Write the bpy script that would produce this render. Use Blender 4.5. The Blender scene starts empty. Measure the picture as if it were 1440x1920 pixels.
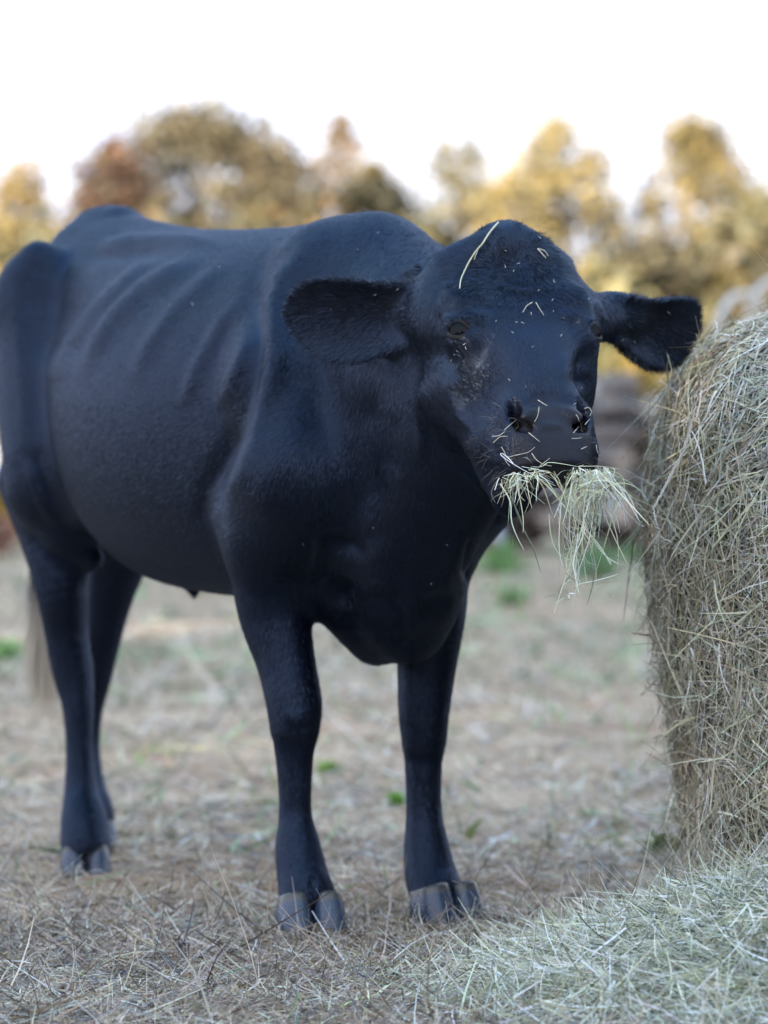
import bpy, math
import numpy as np
from mathutils import Vector

sc = bpy.context.scene
col = sc.collection
RNG = np.random.default_rng(7)

# ------------------------------------------------------------------ camera
F, CH = 6000.0, 0.745            # focal length in photo pixels, camera height (m); horizon in the middle of the frame
cam_d = bpy.data.cameras.new('camera')
cam = bpy.data.objects.new('camera', cam_d)
col.objects.link(cam)
sc.camera = cam
cam.location = (0, 0, CH)
cam.rotation_euler = (math.radians(90), 0, 0)
cam_d.sensor_fit = 'VERTICAL'
cam_d.sensor_height = 36.0
cam_d.lens = 36.0 * F / 1920.0
cam_d.clip_start, cam_d.clip_end = 0.1, 2000
cam_d.dof.use_dof = True
cam_d.dof.focus_distance = 5.06
cam_d.dof.aperture_fstop = 3.3

# ------------------------------------------------------------------ sky, sun, exposure
SUN_EL, SUN_AZ = 6.0, 208.0      # azimuth clockwise from +Y: the sun stands low behind the camera
w = bpy.data.worlds.new('World')
sc.world = w
w.use_nodes = True
nt = w.node_tree
nt.nodes.clear()
sky = nt.nodes.new('ShaderNodeTexSky')
sky.sky_type = 'NISHITA'
sky.sun_disc = False
sky.sun_elevation = math.radians(SUN_EL)
sky.sun_rotation = math.radians(SUN_AZ)
sky.air_density, sky.dust_density, sky.ozone_density = 1.0, 0.3, 1.0
bg = nt.nodes.new('ShaderNodeBackground')
bg.inputs['Strength'].default_value = 0.15
out = nt.nodes.new('ShaderNodeOutputWorld')
wb = nt.nodes.new('ShaderNodeMix')          # cool white balance of the photograph
wb.data_type = 'RGBA'; wb.blend_type = 'MULTIPLY'; wb.inputs[0].default_value = 1.0
nt.links.new(sky.outputs[0], wb.inputs[6]); wb.inputs[7].default_value = (0.96, 0.955, 1.09, 1)
veil = nt.nodes.new('ShaderNodeMix')        # thin high cloud: evens out the glare along the horizon
veil.data_type = 'RGBA'; veil.blend_type = 'DARKEN'; veil.inputs[0].default_value = 1.0
nt.links.new(wb.outputs[2], veil.inputs[6]); veil.inputs[7].default_value = (0.77, 0.82, 0.98, 1)
nt.links.new(veil.outputs[2], bg.inputs[0])
nt.links.new(bg.outputs[0], out.inputs[0])
sun_d = bpy.data.lights.new('sun', 'SUN')
sun_d.energy = 2.0
sun_d.angle = math.radians(0.5)
sun_d.color = (1.0, 0.83, 0.62)
sun = bpy.data.objects.new('sun', sun_d)
col.objects.link(sun)
_e, _a = math.radians(SUN_EL), math.radians(SUN_AZ)
sun.rotation_euler = Vector((math.sin(_a) * math.cos(_e), math.cos(_a) * math.cos(_e), math.sin(_e))).to_track_quat('Z', 'Y').to_euler()
sc.view_settings.view_transform = 'Standard'
sc.view_settings.look = 'None'
sc.view_settings.gamma = 1.0
sc.view_settings.exposure = 4.0
sc.cycles.use_denoising = True
sc.cycles.max_bounces = 6
sc.cycles.transparent_max_bounces = 8

# ------------------------------------------------------------------ helpers
def pt(px, py, Y):
    """world point seen at photo pixel (px, py) at distance Y"""
    return np.array([(px - 720) / F * Y, Y, CH - (py - 960) / F * Y])

def mesh_obj(name, V, faces, mat, parent=None, smooth=True, cols=None, custom_n=None):
    """faces: an (n,k) int array or a list of such arrays"""
    me = bpy.data.meshes.new(name)
    V = np.asarray(V, np.float32)
    if not isinstance(faces, list):
        faces = [faces]
    faces = [np.asarray(f, np.int32) for f in faces if len(f)]
    loops = np.concatenate([f.ravel() for f in faces])
    counts = np.concatenate([np.full(len(f), f.shape[1], np.int32) for f in faces])
    starts = np.concatenate([[0], np.cumsum(counts)[:-1]]).astype(np.int32)
    me.vertices.add(len(V)); me.vertices.foreach_set('co', V.ravel())
    me.loops.add(len(loops)); me.loops.foreach_set('vertex_index', loops.astype(np.int32))
    me.polygons.add(len(counts)); me.polygons.foreach_set('loop_start', starts)
    me.update(calc_edges=True)
    if smooth:
        me.polygons.foreach_set('use_smooth', np.ones(len(counts), bool))
    if cols is not None:
        a = me.color_attributes.new('Col', 'FLOAT_COLOR', 'POINT')
        c = np.ones((len(V), 4), np.float32); c[:, :cols.shape[1]] = cols
        a.data.foreach_set('color', c.ravel())
    if custom_n is not None:
        me.normals_split_custom_set_from_vertices(custom_n.tolist())
    me.materials.append(mat)
    o = bpy.data.objects.new(name, me)
    col.objects.link(o)
    if parent is not None:
        o.parent = parent
    return o

def tag(o, label=None, cat=None, group=None, kind=None):
    for k, v in (('label', label), ('category', cat), ('group', group), ('kind', kind)):
        if v: o[k] = v
    return o

def empty(name, loc=(0, 0, 0)):
    o = bpy.data.objects.new(name, None)
    o.empty_display_size = 0.1
    o.location = loc
    col.objects.link(o)
    return o

class NT:
    """small node-tree builder"""
    def __init__(s, name):
        s.m = bpy.data.materials.new(name); s.m.use_nodes = True
        s.t = s.m.node_tree; s.t.nodes.clear()
        s.out = s.n('ShaderNodeOutputMaterial')
    def n(s, typ, ins=None, **props):
        nd = s.t.nodes.new(typ)
        for k, v in props.items(): setattr(nd, k, v)
        for k, v in (ins or {}).items():
            if isinstance(v, bpy.types.NodeSocket): s.t.links.new(v, nd.inputs[k])
            else: nd.inputs[k].default_value = v
        return nd
    def noise(s, vec, scale, detail=4, rough=0.6):
        i = {'Scale': scale, 'Detail': detail, 'Roughness': rough}
        if vec is not None: i['Vector'] = vec
        return s.n('ShaderNodeTexNoise', i).outputs[0]
    def ramp(s, fac, stops):
        r = s.n('ShaderNodeValToRGB', {0: fac})
        e = r.color_ramp.elements
        while len(e) < len(stops): e.new(0.5)
        for el, (p, c) in zip(e, stops):
            el.position = p; el.color = (*c, 1)
        return r.outputs[0]
    def mix(s, fac, a, b, mode='MIX'):
        m = s.n('ShaderNodeMix', data_type='RGBA', blend_type=mode)
        for sock, v in ((m.inputs[0], fac), (m.inputs[6], a), (m.inputs[7], b)):
            if isinstance(v, bpy.types.NodeSocket): s.t.links.new(v, sock)
            else: sock.default_value = (*v, 1) if isinstance(v, tuple) and len(v) == 3 else v
        return m.outputs[2]
    def bsdf(s, **ins):
        ren = {k.replace('_', ' '): v for k, v in ins.items()}
        for k, v in list(ren.items()):
            if isinstance(v, tuple) and len(v) == 3 and ('Color' in k or 'Tint' in k): ren[k] = (*v, 1)
        b = s.n('ShaderNodeBsdfPrincipled', ren)
        s.t.links.new(b.outputs[0], s.out.inputs[0])
        return b
# ------------------------------------------------------------------ the cow: one signed distance field, one surface
TH = math.radians(28)
CD = np.array([math.sin(TH), -math.cos(TH), 0.0])       # heading
CL = np.array([math.cos(TH), math.sin(TH), 0.0])        # its left
CO = np.array([-0.02, 5.8, 0.0])                        # ground below the front hooves
CR = np.stack([CD, CL, [0, 0, 1.0]])                    # world -> local rows
def to_loc(p): return (np.asarray(p) - CO) @ CR.T
def to_world(p): return np.asarray(p) @ CR + CO
def Q(px, py, ly):
    """cow-local point on the photo ray through (px,py) where the cow's lateral coordinate is ly"""
    a = (px - 720) / F
    Y = (ly + CO @ CL) / (a * CL[0] + CL[1])
    return to_loc(pt(px, py, Y))
def pix(Pw):
    return 720 + F * Pw[:, 0] / Pw[:, 1], 960 - F * (Pw[:, 2] - CH) / Pw[:, 1]
def pxm(px, ly):
    a = (px - 720) / F
    return F / ((ly + CO @ CL) / (a * CL[0] + CL[1]))   # pixels per metre there

class Field:
    def __init__(s, lo, hi, h):
        s.lo, s.h = np.array(lo, float), h
        s.n = np.ceil((np.array(hi) - lo) / h).astype(int) + 1
        s.f = np.full(s.n, 0.2, np.float32)
    def _win(s, lo, hi):
        a = np.clip(np.floor((np.array(lo) - s.lo) / s.h).astype(int), 0, s.n - 1)
        b = np.clip(np.ceil((np.array(hi) - s.lo) / s.h).astype(int) + 1, 1, s.n)
        sl = tuple(slice(i, j) for i, j in zip(a, b))
        g = np.stack(np.meshgrid(*[(np.arange(i, j) * s.h + o).astype(np.float32) for i, j, o in zip(a, b, s.lo)], indexing='ij'), -1)
        return sl, g
    def put(s, fn, lo, hi, k=0.03, sub=False):
        m = k + 0.012
        sl, g = s._win(np.array(lo) - m, np.array(hi) + m)
        if g.size == 0: return
        b = fn(g).astype(np.float32); a = s.f[sl]
        if sub:
            t = np.clip(0.5 - 0.5 * (a + b) / k, 0, 1)
            s.f[sl] = a + (-b - a) * t + k * t * (1 - t)
        else:
            t = np.clip(0.5 + 0.5 * (a - b) / k, 0, 1)
            s.f[sl] = a * (1 - t) + b * t - k * t * (1 - t)
    def cone(s, a, b, ra, rb, k=0.03, sub=False, flat=None):
        """round cone; flat=(axis, factor) squashes it along a unit axis"""
        a, b = np.array(a, float), np.array(b, float); R = max(ra, rb)
        def fn(g):
            p = g - a.astype(np.float32); d = (b - a).astype(np.float32)
            fx = 1.0
            if flat is not None:
                ax = np.array(flat[0], np.float32); ax /= np.linalg.norm(ax)
                q = p @ ax; dq = float(d @ ax)
                p = p + q[..., None] * ax * (1 / flat[1] - 1); d = d + dq * ax * (1 / flat[1] - 1)
                fx = min(1.0, flat[1])
            L2 = max(float(d @ d), 1e-9)
            t = np.clip((p @ d) / L2, 0, 1)
            r = np.linalg.norm(p - t[..., None] * d, axis=-1)
            return (r - (ra + (rb - ra) * t)) * fx
        s.put(fn, np.minimum(a, b) - R, np.maximum(a, b) + R, k, sub)
    def chain(s, pts, k=0.03, **kw):
        for (p, r), (q, t) in zip(pts[:-1], pts[1:]): s.cone(p, q, r, t, k, **kw)
    def ell(s, c, r, axes=None, k=0.03, sub=False):
        c = np.array(c, float); r = np.array(r, np.float32)
        A = np.eye(3) if axes is None else np.array(axes, float)
        A = (A / np.linalg.norm(A, axis=1)[:, None]).astype(np.float32)
        ext = np.abs(A.T * r).sum(1) if axes is not None else r
        def fn(g):
            q = (g - c.astype(np.float32)) @ A.T
            k0 = np.linalg.norm(q / r, axis=-1); k1 = np.linalg.norm(q / (r * r), axis=-1)
            return k0 * (k0 - 1) / np.maximum(k1, 1e-6)
        s.put(fn, c - ext, c + ext, k, sub)
    def loft(s, org, axes, st, k=0.03, up=2.0, dn=2.0):
        """st rows: t, half width, top, bottom (along axes[0]; width axes[1]; top/bottom axes[2])"""
        A = np.array(axes, float); st = np.array(st, float); org = np.array(org, float)
        c8 = []
        for t, w_, a, b in st:
            for y in (-w_, w_):
                for z in (a, b): c8.append(org + t * A[0] + y * A[1] + z * A[2])
        c8 = np.array(c8)
        tt = np.linspace(st[0, 0], st[-1, 0], 160)
        def sm(y):   # monotone-ish smooth interpolation: cubic Hermite
            x = st[:, 0]; m = np.gradient(y, x)
            i = np.clip(np.searchsorted(x, tt) - 1, 0, len(x) - 2); h = x[i + 1] - x[i]; u = (tt - x[i]) / h
            return (2*u**3 - 3*u**2 + 1)*y[i] + (u**3 - 2*u**2 + u)*h*m[i] + (-2*u**3 + 3*u**2)*y[i+1] + (u**3 - u**2)*h*m[i+1]
        W, T, B = [sm(st[:, j]) for j in (1, 2, 3)]
        def fn(g):
            p = (g - org.astype(np.float32)) @ A.T.astype(np.float32)
            t = p[..., 0]
            w_ = np.interp(t, tt, W); T_ = np.interp(t, tt, T); B_ = np.interp(t, tt, B)
            zc = (T_ + B_) / 2; hh = np.maximum((T_ - B_) / 2, 1e-3); w_ = np.maximum(w_, 1e-3)
            y = np.abs(p[..., 1]) / w_; z = (p[..., 2] - zc) / hh
            e = np.where(z > 0, up, dn)
            rho = (y ** e + np.abs(z) ** e) ** (1 / e)
            rr = np.sqrt((y * w_) ** 2 + (z * hh) ** 2) / np.maximum(rho, 1e-4)
            f = (rho - 1) * np.minimum(rr, 1.0) * 0.85
            over = np.maximum(st[0, 0] - t, t - st[-1, 0])
            return np.where(over > 0, np.maximum(f, 0) + over, f)
        s.put(fn, c8.min(0) - 0.02, c8.max(0) + 0.02, k)

def surface_nets(f, lo, h):
    s = f < 0
    n = np.array(f.shape)
    cs = s[:-1, :-1, :-1].astype(np.int8)
    tot = np.zeros(n - 1, np.int8)
    for dx in (0, 1):
        for dy in (0, 1):
            for dz in (0, 1):
                tot += s[dx:n[0]-1+dx, dy:n[1]-1+dy, dz:n[2]-1+dz]
    act = (tot > 0) & (tot < 8)
    idx = np.full(n - 1, -1, np.int32)
    C = np.argwhere(act); idx[act] = np.arange(len(C))
    acc = np.zeros((len(C), 3)); cnt = np.zeros(len(C))
    cor = [(0,0,0),(1,0,0),(0,1,0),(1,1,0),(0,0,1),(1,0,1),(0,1,1),(1,1,1)]
    val = np.stack([f[C[:, 0]+a, C[:, 1]+b, C[:, 2]+c] for a, b, c in cor], 1).astype(float)
    for i in range(8):
        for j in range(i + 1, 8):
            if sum(abs(p - q) for p, q in zip(cor[i], cor[j])) != 1: continue
            m = (val[:, i] < 0) != (val[:, j] < 0)
            t = val[m, i] / (val[m, i] - val[m, j])
            acc[m] += np.array(cor[i]) + t[:, None] * (np.array(cor[j]) - np.array(cor[i])); cnt[m] += 1
    V = (C + acc / cnt[:, None]) * h + lo
    quads = []
    for ax in range(3):
        a = [slice(1, -1)] * 3; a[ax] = slice(0, -1)
        b = list(a); b[ax] = slice(1, None)
        s0, s1 = s[tuple(a)], s[tuple(b)]
        E_ = np.argwhere(s0 != s1)
        sg = s0[tuple(E_.T)]
        off = np.ones(3, int); off[ax] = 0
        E_ = E_ + off
        u, v = (ax + 1) % 3, (ax + 2) % 3
        def cell(du, dv):
            c = E_.copy(); c[:, u] -= du; c[:, v] -= dv
            return idx[c[:, 0], c[:, 1], c[:, 2]]
        q = np.stack([cell(1, 1), cell(0, 1), cell(0, 0), cell(1, 0)], 1)
        q[~sg] = q[~sg][:, ::-1]
        quads.append(q)
    Qd = np.concatenate(quads)
    return V, Qd[(Qd >= 0).all(1)]

def relax(V, Qd, it, lam=0.5, mask=None):
    e = np.concatenate([Qd[:, [0, 1]], Qd[:, [1, 2]], Qd[:, [2, 3]], Qd[:, [3, 0]]])
    n = len(V); deg = np.bincount(e[:, 0], minlength=n)[:, None] + 1e-9
    for i in range(it):
        for l in (lam, -lam * 1.03) if it > 1 else (lam,):
            A = np.stack([np.bincount(e[:, 0], V[e[:, 1], j], n) for j in range(3)], 1) / deg
            d = (A - V) * l
            V = V + (d if mask is None else d * mask[:, None])
    return V

def vnormals(V, Qd):
    fn = np.cross(V[Qd[:, 2]] - V[Qd[:, 0]], V[Qd[:, 3]] - V[Qd[:, 1]])
    N = np.zeros_like(V)
    for j in range(4):
        for c in range(3): N[:, c] += np.bincount(Qd[:, j], fn[:, c], len(V))
    return N / (np.linalg.norm(N, axis=1)[:, None] + 1e-12)

# head frame (world): origin on the poll, u down the face, n out of the forehead, s to the cow's left
HY, HP = math.radians(14.5), math.radians(37)
HO = pt(953, 430, 5.36)
hf = np.array([math.sin(HY), -math.cos(HY), 0]); HS = np.array([math.cos(HY), math.sin(HY), 0])
HU = hf * math.sin(HP) + np.array([0, 0, -math.cos(HP)])
HN = hf * math.cos(HP) + np.array([0, 0, math.sin(HP)])
def hw(t, s, n): return HO + t * HU + s * HS + n * HN
def hl(t, s, n): return to_loc(hw(t, s, n))
hAx = np.array([HU, HS, HN]) @ CR.T        # the same axes in cow space
hX = np.array([HU, HS, HN])

def build_cow_field(h):
    f = Field((-1.72, -0.40, -0.02), (0.86, 0.44, 1.46), h)
    # trunk, from the rump to the base of the neck
    f.loft((0, 0, 0), np.eye(3), [
        (-1.38, .09, 1.33, 1.02), (-1.28, .175, 1.385, .86), (-1.12, .22, 1.375, .74), (-.95, .25, 1.345, .655),
        (-.80, .285, 1.322, .605), (-.60, .310, 1.303, .585), (-.40, .305, 1.290, .582), (-.20, .270, 1.284, .59),
        (-.05, .23, 1.290, .60), (.05, .19, 1.282, .61), (.13, .16, 1.25, .63), (.22, .14, 1.205, .66), (.34, .125, 1.185, .74), (.46, .11, 1.17, .84)],
        k=.02, up=1.9, dn=2.3)
    for sd in (-1, 1):
        f.cone((-1.10, sd*.205, 1.275), (-1.15, sd*.215, 1.20), .032, .05, k=.055)        # hook bones
        f.cone((-1.13, sd*.215, 1.22), (-1.03, sd*.228, .88), .042, .035, k=.08)
        f.cone((-1.36, sd*.085, 1.20), (-1.30, sd*.12, 1.12), .05, .07, k=.08)        # pin bones
        f.cone((-1.18, sd*.13, 1.12), (-1.06, sd*.185, .80), .13, .105, k=.09)        # thigh
        f.cone((-.05, sd*.085, 1.19), (-.02, sd*.150, .98), .05, .09, k=.07)         # shoulder blade
        f.cone((-.02, sd*.150, .98), (.05, sd*.165, .82), .095, .095, k=.07)
        f.cone((.05, sd*.165, .80), (-.06, sd*.165, .70), .10, .09, k=.06)
    f.cone((-1.30, 0, 1.365), (-1.15, 0, 1.36), .03, .025, k=.05)
    # brisket and dewlap
    f.cone((.10, 0, .80), (.06, .035, .60), .11, .095, k=.08)
    f.cone((.05, .045, .60), (.04, .05, .532), .075, .058, k=.06)
    f.cone((.34, .01, .84), (.14, .02, .62), .045, .05, k=.08)
    f.cone(Q(600, 1085, -.08), Q(705, 1190, .03), .055, .055, k=.05)
    # near front leg (right), then the far one
    def leg(rows, k=.03):
        R4 = np.array([(*Q(x, y, ly), r / pxm(x, ly)) for x, y, ly, r in rows])
        t = np.linspace(0, len(R4) - 1, 5 * len(R4)); i = np.clip(t.astype(int), 0, len(R4) - 2); u = (t - i)[:, None]
        m = np.gradient(R4, axis=0)
        L4 = ((2*u**3-3*u**2+1)*R4[i] + (u**3-2*u**2+u)*m[i] + (-2*u**3+3*u**2)*R4[i+1] + (u**3-u**2)*m[i+1]).astype(np.float32)
        def fn(g):
            best = np.full(g.shape[:-1], 9, np.float32)
            for a, b in zip(L4[:-1], L4[1:]):
                d = b[:3] - a[:3]; p = g - a[:3]
                tt = np.clip((p @ d) / max(float(d @ d), 1e-9), 0, 1)
                np.minimum(best, np.linalg.norm(p - tt[..., None] * d, axis=-1) - (a[3] + (b[3] - a[3]) * tt), out=best)
            return best
        c = L4[:, :3]; r = L4[:, 3].max()
        f.put(fn, c.min(0) - r, c.max(0) + r, k)
    leg([(485, 960, -.165, 84), (505, 1060, -.16, 76), (515, 1150, -.15, 67), (536, 1240, -.14, 55), (551, 1315, -.135, 52), (553, 1360, -.135, 47),
         (552, 1405, -.135, 37), (553, 1470, -.135, 31), (554, 1530, -.135, 31), (559, 1590, -.135, 42), (567, 1640, -.135, 47), (574, 1672, -.135, 50)])
    leg([(800, 1060, .15, 80), (805, 1150, .145, 68), (800, 1250, .14, 55), (795, 1330, .135, 48), (795, 1385, .135, 42),
         (794, 1430, .135, 35), (795, 1520, .135, 33), (800, 1590, .135, 42), (808, 1640, .135, 48), (822, 1685, .135, 50)])
    # near hind leg, far hind leg
    leg([(75, 900, -.165, 78), (98, 1000, -.17, 62), (114, 1090, -.165, 50), (124, 1180, -.15, 41), (137, 1260, -.135, 38), (146, 1320, -.13, 30),
         (149, 1400, -.13, 25), (152, 1480, -.13, 31), (158, 1540, -.135, 43), (160, 1580, -.14, 46)])
    leg([(235, 960, .14, 72), (222, 1040, .14, 58), (205, 1120, .13, 44), (192, 1200, .12, 34), (178, 1270, .11, 31), (166, 1330, .10, 27),
         (163, 1400, .10, 24), (166, 1470, .10, 30), (172, 1515, .10, 38)])
    for q_, dx_ in (((574, 1655, -.135), .027), ((822, 1668, .135), .027), ((160, 1565, -.14), .022), ((172, 1505, .10), .022)):
        c_ = Q(*q_)
        for sd in (-1, 1): f.cone(c_, c_ + np.array([.012, sd*dx_, -.035]), .032, .026, k=.015)
    f.cone(Q(528, 1585, -.15), Q(521, 1608, -.155), .009, .005, k=.014)   # dewclaws
    f.cone(Q(772, 1588, .13), Q(764, 1620, .135), .010, .006, k=.014)
    # tail
    f.chain([((-1.33, 0, 1.34), .035), ((-1.41, 0, 1.20), .025), ((-1.43, -.01, .90), .018), (Q(78, 1110, -.03), .012)], k=.03)
    # flank fold between belly and stifle
    f.chain([(Q(46, 800, -.225), .016), (Q(78, 930, -.205), .018), (Q(120, 1000, -.18), .018), (Q(175, 1050, -.12), .018)], k=.05)
    # navel
    f.cone(Q(362, 1095, 0), Q(364, 1112, 0), .02, .008, k=.03)

    # ---- neck to head
    f.cone((.20, 0, 1.05), hl(.10, 0, -.16), .135, .095, k=.07)
    f.cone((.20, 0, .93), hl(.20, 0, -.20), .12, .085, k=.07)
    # skull: t, half width, front, back
    f.loft(to_loc(HO), hAx, [
        (-.024, .040, -.035, -.10), (.008, .078, -.012, -.14), (.045, .101, .0, -.18), (.10, .113, .006, -.205), (.155, .118, .006, -.225),
        (.205, .108, .003, -.23), (.255, .095, .004, -.22), (.31, .078, .006, -.185), (.365, .068, .006, -.145), (.405, .067, .0, -.115),
        (.440, .069, -.010, -.105), (.474, .062, -.026, -.095)], k=.02, up=3.1, dn=2.2)
    f.cone(hl(.0, .008, -.045), hl(.035, .006, -.03), .040, .045, k=.05)          # poll mound
    for sd in (-1, 1):
        f.cone(hl(.035, sd*.085, -.085), hl(.10, sd*.10, -.115), .045, .055, k=.05)      # side of the poll
        f.cone(hl(.145, sd*.090, -.022), hl(.182, sd*.103, -.045), .026, .026, k=.035)   # brow
        f.ell(hl(.207, sd*.097, -.042), (.034, .026, .034), hAx, k=.03)                # orbit
        f.cone(hl(.25, sd*.086, -.09), hl(.21, sd*.085, -.17), .035, .05, k=.05)      # cheek
        f.cone(hl(.25, sd*.066, -.155), hl(.37, sd*.045 - .012, -.12), .058, .045, k=.05)   # jaw muscle
        f.cone(hl(.385, sd*.052, -.032), hl(.415, sd*.056, -.052), .024, .024, k=.03)  # nostril wings
        f.cone(hl(.435, sd*.054, -.07), hl(.45, sd*.048, -.08), .026, .022, k=.03)    # lips
    f.cone(hl(.20, 0, -.19), hl(.40, -.03, -.145), .075, .044, k=.04)       # lower jaw, pushed to the right while chewing
    f.cone(hl(.40, -.03, -.145), hl(.448, -.038, -.150), .044, .034, k=.03)
    f.put(lambda g: ear_fn(g, -1), *ear_box(-1), k=.025)
    f.put(lambda g: ear_fn(g, 1), *ear_box(1), k=.025)
    # ear roots
    f.cone(hl(.115, -.085, -.10), to_loc(EARS[-1]['b'] + EARS[-1]['a'] * .02), .055, .034, k=.04)
    f.cone(hl(.115, .085, -.10), to_loc(EARS[1]['b'] + EARS[1]['a'] * .02), .055, .034, k=.04)
    # carve: eyes, nostrils, mouth
    for sd in (-1, 1):
        e = EYE[sd]
        f.ell(to_loc(e['c'] + e['n'] * .006), (.0225, .0140, .0190), np.array([e['x'], e['z'], e['n']]) @ CR.T, k=.004, sub=True)
        f.chain([(hl(.372, sd*.058, -.002), .007), (hl(.390, sd*.057, -.010), .010), (hl(.410, sd*.046, -.016), .012), (hl(.417, sd*.038, -.016), .008)], k=.008, sub=True)
        f.cone(hl(.396, sd*.052, -.012), hl(.385, sd*.048, -.06), .0095, .006, k=.010, sub=True)
        f.cone(hl(.392, sd*.030, .0), hl(.402, sd*.044, .0), .007, .006, k=.012)      # inner wing above the nostril
    f.chain([(hl(.478, -.072, -.096), .009), (hl(.496, 0, -.076), .009), (hl(.478, .072, -.096), .009)], k=.012, sub=True)
    return f

# ears: base, long axis, width axis, facing axis (world)
EARS = {}
def mk_ear(sd, base, tip, face, wid, thick, droop):
    a = tip - base; L = np.linalg.norm(a); a = a / L
    n = face - a * (face @ a); n /= np.linalg.norm(n)
    EARS[sd] = dict(b=base, a=a, L=L, n=n, w=np.cross(n, a), W=wid, T=thick, d=droop)
mk_ear(-1, pt(812, 575, 5.43), pt(548, 588, 5.50), np.array([-.10, -.97, -.10]), .067, .0175, .018)
mk_ear(1, pt(1142, 588, 5.50), pt(1302, 606, 5.62), np.array([.35, -.85, -.25]), .058, .0165, .02)
def ear_fn(g, sd):
    e = EARS[sd]; R = CR.astype(np.float32)
    p = g @ R + CO.astype(np.float32) - e['b'].astype(np.float32)
    x = (p @ e['a'].astype(np.float32)) / e['L']; y = p @ e['w'].astype(np.float32) * (1 if e['w'][2] > 0 else -1); z = p @ e['n'].astype(np.float32)
    xc = np.clip(x, 0, 1)
    prof = np.interp(xc, [0, .12, .3, .5, .68, .82, .91, .97, 1], [.58, .62, .82, .98, 1, .88, .66, .38, .10]) * e['W']
    mid = -e['d'] * np.sin(xc * math.pi)
    q = np.clip((y - mid) / np.maximum(prof, .004), -1.4, 1.4)
    cup = (q * q) * .026 * np.interp(xc, [0, .3, .8, 1], [1.1, 1, .7, .2]) - .012 * (1 - np.interp(xc, [0, .6, 1], [0, 1, .6]))
    dz = np.abs(z - cup) - e['T'] * (1 - .35 * q * q)
    dy = np.abs(y - mid) - prof
    dx = np.maximum(-x, x - 1) * e['L']
    d = np.maximum(np.maximum(dz * .8, dy * .8), dx)
    # rounded rim
    out_ = np.sqrt(np.maximum(dz, 0) ** 2 + np.maximum(dy, 0) ** 2 + np.maximum(dx, 0) ** 2)
    return np.where((dz > 0) | (dy > 0) | (dx > 0), out_, d) - .003
def ear_box(sd):
    e = EARS[sd]
    c = to_loc(np.array([e['b'], e['b'] + e['a'] * e['L']]))
    return c.min(0) - .09, c.max(0) + .09

EYE = {}
for sd, px_, py_, D_ in ((-1, 852, 621, 5.292), (1, 1112, 617, 5.30)):
    n_ = HS * sd * .68 + HN * .73 ; n_ /= np.linalg.norm(n_)
    c_ = hw(.203, sd * .1095, -.030)
    x_ = np.cross([0, 0, 1.0], n_); x_ /= np.linalg.norm(x_)
    EYE[sd] = dict(c=c_, n=n_, x=x_, z=np.cross(n_, x_))

def stroke(V, N, pts, amp, wid, soft=1.0, dmin=0, dmax=99):
    """raise (amp>0) or crease the skin along a line; pts in photo pixels, wid in pixels, amp in metres"""
    Pw = to_world(V); px, py = pix(Pw)
    P = np.array(pts, float); ok = (Pw[:, 1] > dmin) & (Pw[:, 1] < dmax)
    Nw = N @ CR
    ok &= (Nw[:, 1] < 0.25) & (px > P[:, 0].min() - 3*wid) & (px < P[:, 0].max() + 3*wid) & (py > P[:, 1].min() - 3*wid) & (py < P[:, 1].max() + 3*wid)
    I = np.flatnonzero(ok)
    if not len(I): return V
    x = np.stack([px[I], py[I]], 1); best = np.full(len(I), 1e9); along = np.zeros(len(I))
    seg = np.linalg.norm(np.diff(P, axis=0), axis=1); cum = np.concatenate([[0], np.cumsum(seg)])
    for i in range(len(P) - 1):
        d = P[i+1] - P[i]; t = np.clip(((x - P[i]) @ d) / (d @ d), 0, 1)
        r = np.linalg.norm(x - P[i] - t[:, None] * d, axis=1); m = r < best
        best[m] = r[m]; along[m] = (cum[i] + t[m] * seg[i]) / cum[-1]
    fl = min(.5 * cum[-1], max(.3 * cum[-1], 1.3 * wid))
    ta = np.clip(np.minimum(along, 1 - along) * cum[-1] / fl, 0, 1)
    # distance is measured past the faded ends too, so the stroke has no corners
    wgt = np.exp(-(best / wid) ** 2) * ta * ta * (3 - 2 * ta)
    V = V.copy(); V[I] += N[I] * (amp * wgt)[:, None]
    return V

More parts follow.
